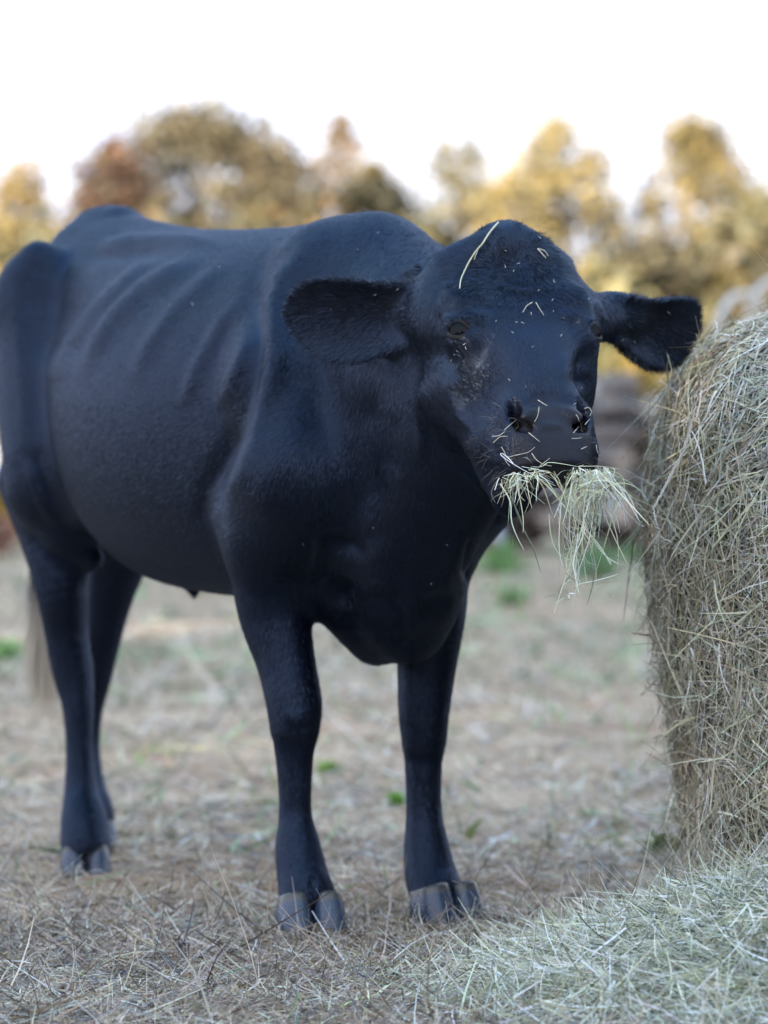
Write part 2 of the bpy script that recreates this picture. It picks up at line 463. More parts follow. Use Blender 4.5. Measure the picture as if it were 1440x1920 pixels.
VOX = 0.0045
fld = build_cow_field(VOX)
cV, cQ = surface_nets(fld.f, fld.lo, VOX)
del fld
cV = relax(cV, cQ, 5)
cN = vnormals(cV, cQ)
SH = [(640, 425), (560, 462), (512, 515), (497, 565), (500, 650), (488, 725), (458, 830), (412, 920), (402, 970), (417, 1020), (438, 1100)]
STROKES = [
    ([(x + 16, y + 4) for x, y in SH], .020, 26, 0, 99), ([(x - 14, y - 6) for x, y in SH], -.016, 20, 0, 99),
    ([(331, 488), (270, 507), (185, 584), (127, 642), (96, 727)], .019, 17, 0, 99),
    ([(400, 472), (339, 503), (270, 546), (216, 600), (173, 660), (150, 720)], .019, 17, 0, 99),
    ([(460, 474), (395, 520), (330, 580), (280, 650), (240, 730)], .010, 16, 0, 99),
    ([(470, 540), (420, 600), (370, 690), (340, 780)], .008, 14, 0, 99), ([(480, 620), (440, 700), (410, 780)], .008, 13, 0, 99),
    ([(165, 468), (250, 452), (340, 452), (430, 455)], .014, 11, 0, 99), ([(140, 485), (230, 475), (330, 470)], -.010, 14, 0, 99),
    ([(115, 520), (105, 600), (95, 700)], -.016, 50, 0, 99), ([(38, 470), (36, 560), (42, 680), (50, 800), (62, 880)], .006, 16, 0, 99),
    ([(48, 850), (66, 910), (88, 955), (120, 1000)], .006, 10, 0, 99), ([(62, 830), (82, 900), (106, 960)], -.004, 9, 0, 99),
    ([(690, 700), (682, 800), (690, 900), (672, 1000)], -.016, 34, 0, 99), ([(655, 1000), (640, 1040)], -.014, 34, 0, 99),
    ([(560, 700), (540, 800), (500, 900), (480, 1000)], .010, 40, 0, 99),
    ([(604, 985), (596, 1040), (582, 1095)], .007, 11, 0, 99), ([(690, 1000), (712, 1060), (720, 1130)], .012, 36, 0, 99), ([(660, 1080), (644, 1110), (636, 1140)], -.010, 20, 0, 99),
    ([(725, 1105), (748, 1150), (756, 1190), (742, 1235)], -.007, 9, 0, 99), ([(772, 1080), (776, 1130), (770, 1200)], .006, 13, 0, 99),
    ([(812, 1130), (840, 1060), (868, 995)], .012, 20, 0, 99), ([(884, 1000), (874, 1050), (868, 1095)], -.008, 6, 0, 99), ([(845, 1105), (790, 1150)], -.010, 18, 0, 99),
     ([(786, 700), (792, 800), (790, 880)], .007, 12, 0, 99), ([(740, 760), (735, 860), (760, 890)], -.005, 16, 0, 99),
    ([(853, 735), (868, 780), (890, 820)], .005, 7, 0, 5.6), ([(842, 760), (862, 815), (880, 850)], -.004, 9, 0, 5.6), ([(862, 874), (890, 905), (918, 930)], .004, 7, 0, 5.6),
    ([(862, 520), (846, 545), (834, 572), (826, 602)], .007, 9, 0, 5.6), ([(876, 614), (892, 616), (912, 614)], -.006, 12, 0, 5.6), ([(1056, 608), (1072, 612), (1086, 616)], -.005, 12, 0, 5.6),
    ([(870, 588), (900, 592), (930, 600)], .005, 12, 0, 5.6), ([(1040, 588), (1070, 590), (1095, 592)], .005, 12, 0, 5.6), ([(975, 610), (1000, 680), (1030, 745)], .006, 34, 0, 5.6),
    ([(838, 650), (845, 690), (862, 725)], -.007, 14, 0, 5.6), ([(905, 640), (925, 700), (945, 760)], -.004, 18, 0, 5.6), ([(1098, 640), (1092, 700), (1096, 745)], -.008, 11, 0, 5.6),
    ([(838, 700), (850, 760), (872, 820)], .006, 14, 0, 5.6),
    ([(828, 590), (843, 592), (856, 602)], .0035, 5, 0, 5.6), ([(832, 583), (848, 586), (860, 596)], -.003, 4, 0, 5.6),
    ([(838, 640), (852, 646), (868, 642)], .003, 4, 0, 5.6), ([(842, 668), (860, 700)], -.005, 13, 0, 5.6),
    ([(1110, 560), (1122, 580), (1132, 604)], .005, 7, 0, 5.6), ([(1084, 660), (1080, 700), (1084, 740)], -.007, 9, 0, 5.6), ([(1062, 660), (1058, 720)], .004, 14, 0, 5.6),
    ([(984, 424), (985, 460), (986, 505)], -.003, 10, 0, 5.6), ([(955, 440), (962, 490), (975, 530)], .0015, 12, 0, 5.6), ([(1012, 440), (1008, 490), (996, 530)], .0015, 12, 0, 5.6),
    ([(920, 535), (950, 525), (985, 535), (1020, 525), (1050, 535)], -.003, 8, 0, 5.6), ([(900, 500), (940, 478), (975, 470)], .003, 8, 0, 5.6), ([(995, 470), (1030, 480), (1070, 505)], .003, 8, 0, 5.6),
    ([(955, 775), (990, 757), (1040, 748), (1085, 760), (1105, 775)], -.0035, 7, 0, 5.6), ([(1000, 800), (1030, 797), (1064, 800)], .003, 7, 0, 5.6),
    ([(945, 850), (960, 878), (950, 895)], .003, 7, 0, 5.6), ([(928, 830), (940, 870)], -.004, 9, 0, 5.6),
    ([(500, 1380), (540, 1396), (580, 1385)], -.0015, 10, 0, 99), ([(757, 1415), (795, 1425), (826, 1415)], -.0015, 10, 0, 99), ([(530, 1330), (556, 1345), (585, 1330)], .004, 10, 0, 99),
    ([(585, 1640), (588, 1670)], -.006, 7, 0, 99), ([(868, 1660), (874, 1690)], -.005, 6, 0, 99),
]
for p_, a_, w_, d0, d1 in STROKES:
    cV = stroke(cV, cN, p_, a_ * (0.95 if d1 < 6 else .90), w_, dmin=d0, dmax=d1)
cV = relax(cV, cQ, 1, .3)
cN = vnormals(cV, cQ)
# colouring: Col.r = bare moist nose skin, Col.g = inside of the ear
Wv = to_world(cV)
hd = (Wv - HO) @ hX.T                                   # t, s, n of every vertex in the head frame
nose = np.clip((hd[:, 0] - .352 - .03 * (hd[:, 1] / .06) ** 2) / .028, 0, 1) * np.clip((hd[:, 2] + .105) / .02, 0, 1) * (np.abs(hd[:, 1]) < .085) * (hd[:, 0] < .6) * np.clip((.075 - np.abs(hd[:, 1])) / .012, 0, 1)
inner = np.zeros(len(cV)); ear_in = np.zeros(len(cV), int)
for sd in (-1, 1):
    e = EARS[sd]; p_ = Wv - e['b']; x_ = p_ @ e['a'] / e['L']; y_ = p_ @ e['w']; z_ = p_ @ e['n']
    m_ = (x_ > .0) & (x_ < 1.06) & (np.abs(y_) < .09) & (np.abs(z_) < .07); ear_in[m_] = sd
    inner = np.maximum(inner, m_ * np.clip(((cN @ CR) @ e['n'] - .25) / .4, 0, 1) * np.clip((x_ - .1) / .2, 0, 1))
coat = NT('black_coat')
oc = coat.n('ShaderNodeTexCoord').outputs['Object']
ca = coat.n('ShaderNodeSeparateColor', {0: coat.n('ShaderNodeAttribute', attribute_name='Col').outputs['Color']})
k1 = coat.noise(oc, 7, 4); k2 = coat.noise(oc, 320, 3); vo = coat.n('ShaderNodeTexVoronoi', {'Vector': oc, 'Scale': 560}).outputs[0]
bc = coat.ramp(k1, [(.3, (.0012, .0026, .0080)), (.7, (.0020, .0038, .0105))])
bc = coat.mix(ca.outputs[1], bc, (.006, .005, .006))
bc = coat.mix(ca.outputs[0], bc, coat.ramp(coat.noise(oc, 40, 4), [(.3, (.006, .0062, .0085)), (.7, (.013, .012, .0145))]))
rg = coat.n('ShaderNodeMapRange', {0: ca.outputs[0], 3: .50, 4: .27})
bmp = coat.n('ShaderNodeBump', {'Height': coat.mix(ca.outputs[0], k2, vo), 'Strength': coat.n('ShaderNodeMath', {0: ca.outputs[0], 1: .55}, operation='MULTIPLY').outputs[0], 'Distance': .0011})
nose_b = coat.n('ShaderNodeBsdfPrincipled', {'Base Color': bc, 'Roughness': .30, 'Normal': bmp.outputs[0], 'Specular IOR Level': .34, 'Specular Tint': (.55, .66, .95, 1)})
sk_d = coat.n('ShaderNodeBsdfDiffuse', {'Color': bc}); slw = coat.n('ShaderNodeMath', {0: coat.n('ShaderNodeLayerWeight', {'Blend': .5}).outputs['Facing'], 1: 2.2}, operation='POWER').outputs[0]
sk_g = coat.n('ShaderNodeBsdfGlossy', {'Color': coat.mix(slw, (.014, .020, .034), (.11, .135, .185)), 'Roughness': .40})  # gloss colour brightens towards the edges, adding a rim light to the skin
sk = coat.n('ShaderNodeAddShader', {0: sk_d.outputs[0], 1: sk_g.outputs[0]})
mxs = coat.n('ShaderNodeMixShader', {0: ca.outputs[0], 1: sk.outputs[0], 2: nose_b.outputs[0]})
coat.t.links.new(mxs.outputs[0], coat.out.inputs[0])
cow = empty('cow', tuple(CO))
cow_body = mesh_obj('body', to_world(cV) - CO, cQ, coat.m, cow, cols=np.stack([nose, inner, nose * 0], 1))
horn = NT('hoof_horn')
at_ = horn.n('ShaderNodeAttribute', attribute_name='Col')
oc = horn.n('ShaderNodeTexCoord').outputs['Object']
nz = horn.noise(oc, 90, 4)
wv = horn.n('ShaderNodeTexWave', {'Vector': at_.outputs['Color'], 'Scale': 3.2, 'Distortion': 1.5, 'Detail': 2}, wave_type='BANDS', bands_direction='X')
sepc = horn.n('ShaderNodeSeparateColor', {0: at_.outputs['Color']})
hc = horn.ramp(sepc.outputs[0], [(0.0, (.060, .056, .050)), (.16, (.095, .088, .080)), (.24, (.040, .066, .120)), (.8, (.030, .052, .098)), (1, (.03, .026, .022))])
hc = horn.mix(horn.n('ShaderNodeMath', {0: nz, 1: .5}, operation='MULTIPLY').outputs[0], hc, (.045, .060, .090))
hb = horn.n('ShaderNodeBump', {'Height': horn.n('ShaderNodeMath', {0: wv.outputs[1], 1: nz}, operation='ADD').outputs[0], 'Strength': .25, 'Distance': .0006})
horn.bsdf(Base_Color=hc, Roughness=horn.ramp(nz, [(.3, (.20,) * 3), (.7, (.36,) * 3)]), Normal=hb.outputs[0])

def claw(x, y, head, wid, ln, hgt, side):
    """one half of a cloven hoof; x,y world ground point; side = +1 when the other claw lies to its right"""
    nr, ns = 12, 28
    V, T = [], []
    for i in range(nr + 1):
        t = i / nr
        for j in range(ns):
            a = 2 * math.pi * j / ns
            ca, sa = math.cos(a), math.sin(a)
            ex = abs(ca) ** .70 * math.copysign(1, ca); ey = abs(sa) ** .62 * math.copysign(1, sa)
            hlx = ln * (.36 + .15 * t); hwy = wid * (.43 + .10 * math.sin(t * 2.2))
            taper = 1 - .14 * max(ex, 0) ** 3
            yy = hwy * ey * taper
            if ey * side < 0: yy *= .80
            xx = hlx * ex - ln * .06 + ln * .20 * t
            top = hgt * (.88 + .16 * ex - .06 * ey * ey)
            V.append((xx, yy, top * (1 - t) - .004 * t)); T.append(t)
    fs = [[i*ns + j, (i+1)*ns + j, (i+1)*ns + (j+1) % ns, i*ns + (j+1) % ns] for i in range(nr) for j in range(ns)]
    c0, c1 = len(V), len(V) + 1
    V += [(-ln*.06, 0, hgt * .9), (ln*.12, 0, -.004)]; T += [0, 1]
    tr = [[c0, j, (j+1) % ns] for j in range(ns)] + [[c1, nr*ns + (j+1) % ns, nr*ns + j] for j in range(ns)]
    V = np.array(V); c, s_ = math.sin(head), -math.cos(head)
    W = np.stack([V[:, 0]*c + V[:, 1]*(-s_) + x - CO[0], V[:, 0]*s_ + V[:, 1]*c + y - CO[1], V[:, 2]], 1)
    return mesh_obj('hoof', W, [np.array(fs), np.array(tr)], horn.m, cow, cols=np.repeat(np.array(T)[:, None], 3, 1))
for px_, ly_, ang, w_, gap, ln_, hg in ((578, -.135, 14, .066, .056, .100, .069), (828, .135, 34, .070, .058, .104, .071), (160, -.14, 8, .054, .047, .090, .060), (172, .10, 22, .050, .048, .088, .052)):
    g_ = to_world(Q(px_, 1600, ly_)); a_ = math.radians(ang)
    lx, ly2 = math.cos(a_), math.sin(a_)
    for sd in (-1, 1):
        dv = math.radians(-1 * sd)
        claw(g_[0] + lx * sd * gap / 2 + math.sin(a_) * .012, g_[1] + ly2 * sd * gap / 2 - math.cos(a_) * .012, a_ - dv, w_, ln_, hg, sd)

eye_m = NT('eye')
eg = eye_m.n('ShaderNodeAttribute', attribute_name='Col').outputs['Color']
ed_ = eye_m.n('ShaderNodeBsdfDiffuse', {'Color': eg}); egl = eye_m.n('ShaderNodeBsdfGlossy', {'Color': (.010, .011, .013, 1), 'Roughness': .03})
ea_ = eye_m.n('ShaderNodeAddShader', {0: ed_.outputs[0], 1: egl.outputs[0]})
eye_m.t.links.new(ea_.outputs[0], eye_m.out.inputs[0])
for sd in (-1, 1):
    e = EYE[sd]
    nu, nv = 24, 32
    V, C_ = [], []
    for i in range(nu + 1):
        p_ = math.pi * i / nu
        for j in range(nv):
            q_ = 2 * math.pi * j / nv
            V.append(e['n'] * math.cos(p_) + e['x'] * math.sin(p_) * math.cos(q_) + e['z'] * math.sin(p_) * math.sin(q_))
            ex, ez = math.sin(p_) * math.cos(q_), math.sin(p_) * math.sin(q_)
            r_ = math.hypot(ex * .62, ez * 1.35) if math.cos(p_) > 0 else 9
            C_.append((.003, .003, .004) if r_ < .30 else ((.004, .0035, .0035) if math.hypot(ex, ez) < .80 and math.cos(p_) > 0 else (.006, .005, .005)))
    V = np.array(V) * .0225 + (e['c'] - e['n'] * .0030 - CO)
    fs = [[i*nv + j, (i+1)*nv + j, (i+1)*nv + (j+1) % nv, i*nv + (j+1) % nv] for i in range(nu) for j in range(nv)]
    mesh_obj('eye', V, np.array(fs), eye_m.m, cow, cols=np.array(C_))
# eyelids: an almond rim lying on the eyeball
for sd in (-1, 1):
    e = EYE[sd]; c0 = e['c'] - e['n'] * .0030
    V = []; na, nb = 40, 10
    for i in range(na):
        a_ = 2 * math.pi * i / na
        X_, Z_ = .92 * math.cos(a_), (.52 if math.sin(a_) > 0 else .60) * math.sin(a_) * (1 - .25 * math.cos(a_) ** 2) - .10 * math.cos(a_) * sd * -1
        r2 = X_ * X_ + Z_ * Z_
        dirv = e['x'] * X_ + e['z'] * Z_ + e['n'] * math.sqrt(max(1 - r2, .06)); dirv /= np.linalg.norm(dirv)
        outv = e['x'] * X_ + e['z'] * Z_ * 1.6; outv -= dirv * (outv @ dirv); outv /= np.linalg.norm(outv)
        th_ = .0030 + .0014 * max(math.sin(a_), 0)
        for j in range(nb):
            b_ = 2 * math.pi * j / nb
            V.append(c0 + dirv * (.0228 + th_ * math.cos(b_) * .8) + outv * (th_ * 1.5 * math.sin(b_) + th_ * 1.1) - CO)
    fs = [[i*nb + j, ((i+1) % na)*nb + j, ((i+1) % na)*nb + (j+1) % nb, i*nb + (j+1) % nb] for i in range(na) for j in range(nb)]
    lid = NT('eyelid_skin')
    lid.bsdf(Base_Color=(.012, .0135, .017), Roughness=.5, Specular_IOR_Level=.12)
    mesh_obj('eyelid', np.array(V), np.array(fs), lid.m, cow)
tag(cow, 'black cow facing the camera with hay hanging from its mouth', 'cow')
# ------------------------------------------------------------------ blades of hay, straw and grass
def blades(P, D, L, W, bend, flat=None, nseg=3, kink=None, tip=.35, rng=RNG):
    """ribbons: start P, unit direction D, length L, width W, bend vector (sideways sag at the tip)"""
    n = len(P)
    L = np.broadcast_to(np.asarray(L, float), n)[:, None]; W = np.broadcast_to(np.asarray(W, float), n)[:, None]
    side = np.cross(D, rng.normal(size=(n, 3)) if flat is None else flat + rng.normal(size=(n, 3)) * .5)
    side /= np.linalg.norm(side, axis=1)[:, None] + 1e-9
    rows = []
    for i in range(nseg + 1):
        t = i / nseg
        c = P + D * (L * t) + bend * (t * t)
        if kink is not None: c = c + kink * max(t - .5, 0) * L
        wv = W * .5 * (1 - (1 - tip) * max(t - .4, 0) / .6)
        rows += [c - side * wv, c + side * wv]
    V = np.stack(rows, 1).reshape(-1, 3)
    base = np.arange(n)[:, None] * (2 * (nseg + 1))
    q = np.array([[2*i, 2*i + 1, 2*i + 3, 2*i + 2] for i in range(nseg)])
    return V, (base[:, None, :] + q[None]).reshape(-1, 4), 2 * (nseg + 1)

def unit(v): return v / (np.linalg.norm(v, axis=-1, keepdims=True) + 1e-9)

def pick(n, pal, wts, jit=.25, rng=RNG):
    c = np.array(pal)[rng.choice(len(pal), n, p=np.array(wts) / sum(wts))]
    return np.clip(c * np.exp(rng.normal(0, jit, (n, 1))) * np.exp(rng.normal(0, .06, (n, 3))), .004, .8)

def join(parts):
    V, Fq, C, o = [], [], [], 0
    for v, f, c in parts:
        V.append(v); Fq.append(f + o); C.append(c); o += len(v)
    return np.concatenate(V), np.concatenate(Fq), np.concatenate(C)

hay_m = NT('hay')
hc_ = hay_m.n('ShaderNodeAttribute', attribute_name='Col').outputs['Color']
hn_ = hay_m.noise(hay_m.n('ShaderNodeTexCoord').outputs['Object'], 60, 2)
hc_ = hay_m.mix(hay_m.n('ShaderNodeMath', {0: hn_, 1: .5}, operation='MULTIPLY').outputs[0], hc_, (.75, .72, .66), 'MULTIPLY')
hay_m.bsdf(Base_Color=hc_, Roughness=.37, Specular_IOR_Level=.90, Specular_Tint=(.32, .60, 1.0))

def hash2(x, y, s=0):
    v = np.sin(x * 127.1 + y * 311.7 + s * 74.7) * 43758.5453
    return v - np.floor(v)
def vnoise(x, y, s=0):
    i, j = np.floor(x), np.floor(y); u, v = x - i, y - j
    u, v = u*u*(3-2*u), v*v*(3-2*v)
    a, b, c, d = hash2(i, j, s), hash2(i+1, j, s), hash2(i, j+1, s), hash2(i+1, j+1, s)
    return a*(1-u)*(1-v) + b*u*(1-v) + c*(1-u)*v + d*u*v
def fbm(x, y, o=4, s=0):
    return sum(vnoise(x * 2**k, y * 2**k, s + k) * .5**k for k in range(o)) / sum(.5**k for k in range(o))

def ground_z(x, y):
    r = np.clip((y - 9) / 26, 0, 1)
    z = .42 * r * r * (3 - 2 * r) + np.clip(y - 35, 0, 400) * .004
    near = np.clip(1 - (y - 12) / 20, .15, 1)
    return z + near * (.035 * (fbm(x * 1.1, y * 1.1, 3, 3) - .5) + .016 * (fbm(x * 9, y * 9, 3, 9) - .5) * np.clip(1 - (y - 8) / 8, 0, 1)) - .006
PILE = (.70, 5.00)
def pile_z(x, y):
    dx, dy = (x - PILE[0]) / .40, (y - PILE[1]) / .50
    r = np.sqrt(dx*dx + dy*dy)
    return .185 * np.exp(-r**2 * .9) * (1 + .25 * (fbm(x * 6, y * 6, 3, 5) - .5))

# ground: one sheet to the horizon, finer near the camera
gy = np.concatenate([np.linspace(-60, 3, 20)[:-1], np.linspace(3, 9, 200)[:-1], np.linspace(9, 40, 150)[:-1], np.geomspace(40, 900, 40)])
gx = np.concatenate([-np.geomspace(3, 600, 30)[::-1][:-1], np.linspace(-3, 3, 200), np.geomspace(3, 600, 30)[1:]])
GX, GY = np.meshgrid(gx, gy, indexing='xy')
GZ = ground_z(GX, GY)
n0, n1 = GX.shape
ii = np.arange(n0 * n1).reshape(n0, n1)
gq = np.stack([ii[:-1, :-1], ii[:-1, 1:], ii[1:, 1:], ii[1:, :-1]], -1).reshape(-1, 4)
soil = NT('soil')
oc = soil.n('ShaderNodeTexCoord').outputs['Object']
n1_ = soil.noise(oc, 1.6, 6, .65); n2_ = soil.noise(oc, 14, 6, .7); n3_ = soil.noise(oc, 90, 4, .7)
c_ = soil.ramp(n2_, [(.28, (0.110, 0.075, 0.056)), (.45, (0.265, 0.185, 0.132)), (.6, (0.440, 0.328, 0.238)), (.75, (0.600, 0.488, 0.388))])
c_ = soil.mix(soil.ramp(n1_, [(.45, (0,) * 3), (.62, (.8,) * 3)]), c_, soil.ramp(n3_, [(.3, (0.325, 0.244, 0.180)), (.6, (0.575, 0.445, 0.333)), (.8, (0.620, 0.566, 0.456))]))
g_ = soil.noise(oc, 2.6, 5, .7)
c_ = soil.mix(soil.ramp(g_, [(.6, (0,) * 3), (.72, (.4,) * 3)]), c_, soil.ramp(n3_, [(.3, (.09, .11, .04)), (.7, (.22, .24, .10))]))
sb = soil.n('ShaderNodeBump', {'Height': soil.n('ShaderNodeMath', {0: n2_, 1: n3_}, operation='ADD').outputs[0], 'Strength': .9, 'Distance': .012})
soil.bsdf(Base_Color=c_, Roughness=.95, Specular_IOR_Level=.1, Normal=sb.outputs[0])
ground = mesh_obj('ground', np.stack([GX.ravel(), GY.ravel(), GZ.ravel()], 1), gq, soil.m)
tag(ground, 'bare trampled grey brown paddock soil', 'ground', kind='structure')

def scatter(n, y0, y1, xm, rng=RNG):
    """points over the visible wedge and a margin beside it"""
    y = np.sqrt(rng.uniform(y0**2, y1**2, n)); hwid = y * .12 + xm
    x = rng.uniform(-1, 1, n) * hwid
    return x, y

STRAW = [(0.39, 0.31, 0.225), (0.56, 0.46, 0.34), (0.225, 0.175, 0.13), (0.72, 0.63, 0.49), (0.085, 0.066, 0.050)]
def litter(n, y0, y1, xm, L, Wd, up, pal, wts, jit=.45, clump=0):
    x, y = scatter(n, y0, y1, xm)
    if clump:
        keep = RNG.uniform(size=n) < np.clip((fbm(x * clump, y * clump, 3, 21) - .33) * 3.2, .04, 1)
        x, y = x[keep], y[keep]; n = len(x)
    a = RNG.uniform(0, 2 * math.pi, n); el = np.abs(RNG.normal(0, up, n))
    D = np.stack([np.cos(a) * np.cos(el), np.sin(a) * np.cos(el), np.sin(el)], 1)
    ll = np.exp(RNG.normal(math.log(L), .5, n))
    P = np.stack([x, y, ground_z(x, y) + RNG.uniform(0, .012, n)], 1)
    b = RNG.normal(0, .30, (n, 3)) * ll[:, None]; b[:, 2] -= .10 * ll
    v, f, k = blades(P, D, ll, Wd * np.exp(RNG.normal(0, .3, n)), b, kink=RNG.normal(0, .35, (n, 3)) * (RNG.uniform(size=(n, 1)) < .35))
    v[:, 2] = np.maximum(v[:, 2], ground_z(v[:, 0], v[:, 1]) + .001)
    return v, f, np.repeat(pick(n, pal, wts, jit), k, 0)
V, Fq, C = join([
    litter(34000, 3.9, 5.9, .7, .036, .0020, .35, STRAW, [4, 3, 4, 1.2, 3]),
    litter(16000, 3.9, 6.6, .7, .050, .0017, .75, STRAW, [4, 3, 3, 1, 2], clump=4),
    litter(24000, 5.7, 9.0, .9, .045, .0026, .35, STRAW, [4, 4, 3, 2, 2], clump=2.5),
    litter(16000, 8.5, 18, 1.2, .07, .005, .4, STRAW, [4, 5, 2, 3, 1], clump=1.4),
    litter(6500, 3.9, 5.9, .7, .032, .0019, .85, STRAW, [3, 5, 1.5, 4, 1], clump=5),
    litter(9000, 3.9, 6.2, .7, .040, .0019, .35, STRAW, [2, 4, 1, 5, .5], clump=3),
    litter(1300, 3.9, 6.2, .7, .085, .0019, .10, [(.46, .42, .33), (.40, .40, .31), (.52, .48, .40)], [3, 2, 2], jit=.15),
])
o = mesh_obj('dry_grass', V, Fq, hay_m.m, cols=C, smooth=False)
tag(o, 'dry brown grass stubble and straw litter covering the paddock', 'dry grass', kind='stuff')
V, Fq, C = join([
    litter(1500, 4.2, 7, .8, .03, .003, .8, [(.10, .17, .05), (.16, .22, .08)], [1, 1], clump=6),
    litter(4200, 7, 16, 1.2, .06, .006, .8, [(.13, .22, .07), (.20, .27, .10)], [1, 1], clump=2.4),
    litter(7000, 12, 34, 2, .11, .014, .8, [(.13, .21, .07), (.22, .27, .12)], [1, 1], clump=.8)])
o = mesh_obj('green_grass', V, Fq, hay_m.m, cols=C, smooth=False)
tag(o, 'sparse green grass sprouts scattered over the bare soil', 'grass', kind='stuff')

# ------------------------------------------------------------------ round bale
BY = 5.50
prof = np.array([(1300, 1650), (1288, 1560), (1284, 1480), (1279, 1400), (1262, 1320), (1250, 1240), (1241, 1150), (1229, 1060), (1216, 960), (1228, 880), (1246, 790), (1276, 712), (1312, 668), (1345, 640), (1400, 622), (1440, 608), (1520, 580), (1650, 540), (1850, 500), (2080, 490)], float)
PX = (prof[:, 0] + 26 - 720) / F * BY; PZ = CH - (prof[:, 1] - 960) / F * BY
bx, bz = 1.28, .50
R_ = np.hypot(PX - bx, PZ - bz); A_ = np.arctan2(PZ - bz, PX - bx)
A_ = np.where(A_ < 0, A_ + 2 * math.pi, A_)
A_full = np.concatenate([A_, math.pi - A_[::-1]]); R_full = np.concatenate([R_, R_[::-1]])
A_full = np.mod(A_full, 2 * math.pi); o_ = np.argsort(A_full); A_full, R_full = A_full[o_], R_full[o_]
def bale_pt(a, v):
    """a: angle round the section; v in (-1,1): along the axis, -1 = end facing the camera"""
    r = np.interp(np.mod(a, 2*math.pi), np.concatenate([A_full - 2*math.pi, A_full, A_full + 2*math.pi]), np.tile(R_full, 3))
    sc_ = np.power(np.maximum(1 - np.abs(v) ** 3.2, 0), 1 / 2.4)
    wob = 1 + .055 * (fbm(np.cos(a) * 4 + 9, np.sin(a) * 4 + v * 3, 4, 31) - .5) * 2
    rr = r * sc_ * wob
    z = np.maximum(bz + np.sin(a) * rr, .0)
    return np.stack([bx + np.cos(a) * rr, BY + .15 + .62 * v + .05 * (fbm(np.cos(a) * sc_ * 5, np.sin(a) * sc_ * 5, 3, 8) - .5), z], -1)
na, nv = 220, 90
aa, vv = np.meshgrid(np.linspace(0, 2*math.pi, na, endpoint=False), np.sin(np.linspace(-math.pi/2, math.pi/2, nv)), indexing='ij')
BP = bale_pt(aa, vv).reshape(-1, 3)
ii = np.arange(na * nv).reshape(na, nv); jj = np.roll(ii, -1, 0)
bq = np.stack([ii[:, :-1], ii[:, 1:], jj[:, 1:], jj[:, :-1]], -1).reshape(-1, 4)
core_m = NT('packed_hay')
oc = core_m.n('ShaderNodeTexCoord').outputs['Object']
mp = core_m.n('ShaderNodeMapping', {0: oc, 3: (40, 40, 160)}).outputs[0]
ch = core_m.noise(mp, 1.0, 5, .7)
cc = core_m.ramp(ch, [(.3, (.035, .027, .018)), (.55, (.13, .105, .07)), (.75, (.28, .24, .17))])
cb = core_m.n('ShaderNodeBump', {'Height': ch, 'Strength': 1, 'Distance': .02})
core_m.bsdf(Base_Color=cc, Roughness=.9, Specular_IOR_Level=.1, Normal=cb.outputs[0])
bale = empty('hay_bale', (bx, BY, 0))
B0 = np.array([bx, BY, 0])
mesh_obj('core', BP - B0, bq, core_m.m, bale)
def bale_n(a, v):
    e = 1e-3
    t1 = bale_pt(a + e, v) - bale_pt(a - e, v); t2 = bale_pt(a, np.clip(v + e, -1, 1)) - bale_pt(a, np.clip(v - e, -1, 1))
    n = unit(np.cross(t1, t2)); c = bale_pt(a, v) - np.array([bx, BY, bz])
    return n * np.sign((n * c).sum(-1, keepdims=True)), unit(t1)
def bale_hay(n, L, Wd, up, pal, wts, lift, amin=1.2, amax=4.5, jit=.3):
    a = RNG.uniform(amin, amax, n); v = np.clip(RNG.uniform(-1.0, .55, n), -.999, 1)
    q = RNG.uniform(size=n) < .55                       # the end facing the camera: spread evenly over the disc
    v = np.where(q, -np.power(np.maximum(1 - RNG.uniform(.0, 1, n) ** 1.2, 0), 1/3.2), v)
    P = bale_pt(a, v); N, T = bale_n(a, v)
    th = RNG.normal(0, 1.0, n)
    B = np.cross(N, T)
    rad = unit(np.stack([P[:, 0] - bx, np.zeros(n), P[:, 2] - bz], 1)); end = (np.abs(N[:, 1]) > .6)[:, None]
    T = np.where(end, unit(np.cross(rad, N)), T); B = np.cross(N, T)
    D = unit(T * np.cos(th)[:, None] + B * np.sin(th)[:, None] + N * np.abs(RNG.normal(0, up, n))[:, None])
    D *= RNG.choice([-1, 1], n)[:, None]; D += N * np.maximum(-(D * N).sum(1), 0)[:, None] * 1.6; D = unit(D)
    ll = np.minimum(np.exp(RNG.normal(math.log(L), .45, n)), 1.7 * L)
    b = RNG.normal(0, .2, (n, 3)) * ll[:, None] - N * (ll * .12)[:, None]; b[:, 2] -= .14 * ll
    f_ = blades(P + N * RNG.uniform(0, lift, n)[:, None], D, ll, Wd * np.exp(RNG.normal(0, .35, n)), b, flat=N, nseg=4, kink=RNG.normal(0, .4, (n, 3)) * (RNG.uniform(size=(n, 1)) < .4))
    c = pick(n, pal, wts, jit)
    pz = fbm(P[:, 0] * 3 + P[:, 1] * 2, P[:, 2] * 3.5, 3, 17)[:, None]      # browner, more weathered patches
    br = np.clip((pz - .60) * 7, 0, 1)
    c = c * (1 - br) + br * c * np.array([.95, .78, .62])
    return f_[0], f_[1], np.repeat(c, f_[2], 0)
HAYC = [(0.55, 0.49, 0.335), (0.70, 0.635, 0.46), (0.38, 0.335, 0.225), (0.74, 0.71, 0.59), (0.43, 0.43, 0.30), (0.135, 0.113, 0.075)]
V, Fq, C = join([
    bale_hay(52000, .066, .0018, .055, HAYC, [4, 4, 2.5, 3, 3, 2], .024),
    bale_hay(9000, .10, .0022, .07, HAYC, [4, 4, 2, 2, 3, 1], .03),
    ])
V[:, 2] = np.maximum(V[:, 2], .003)
tag(mesh_obj('loose_surface_hay', V - B0, Fq, hay_m.m, bale, cols=C, smooth=False), kind='stuff')
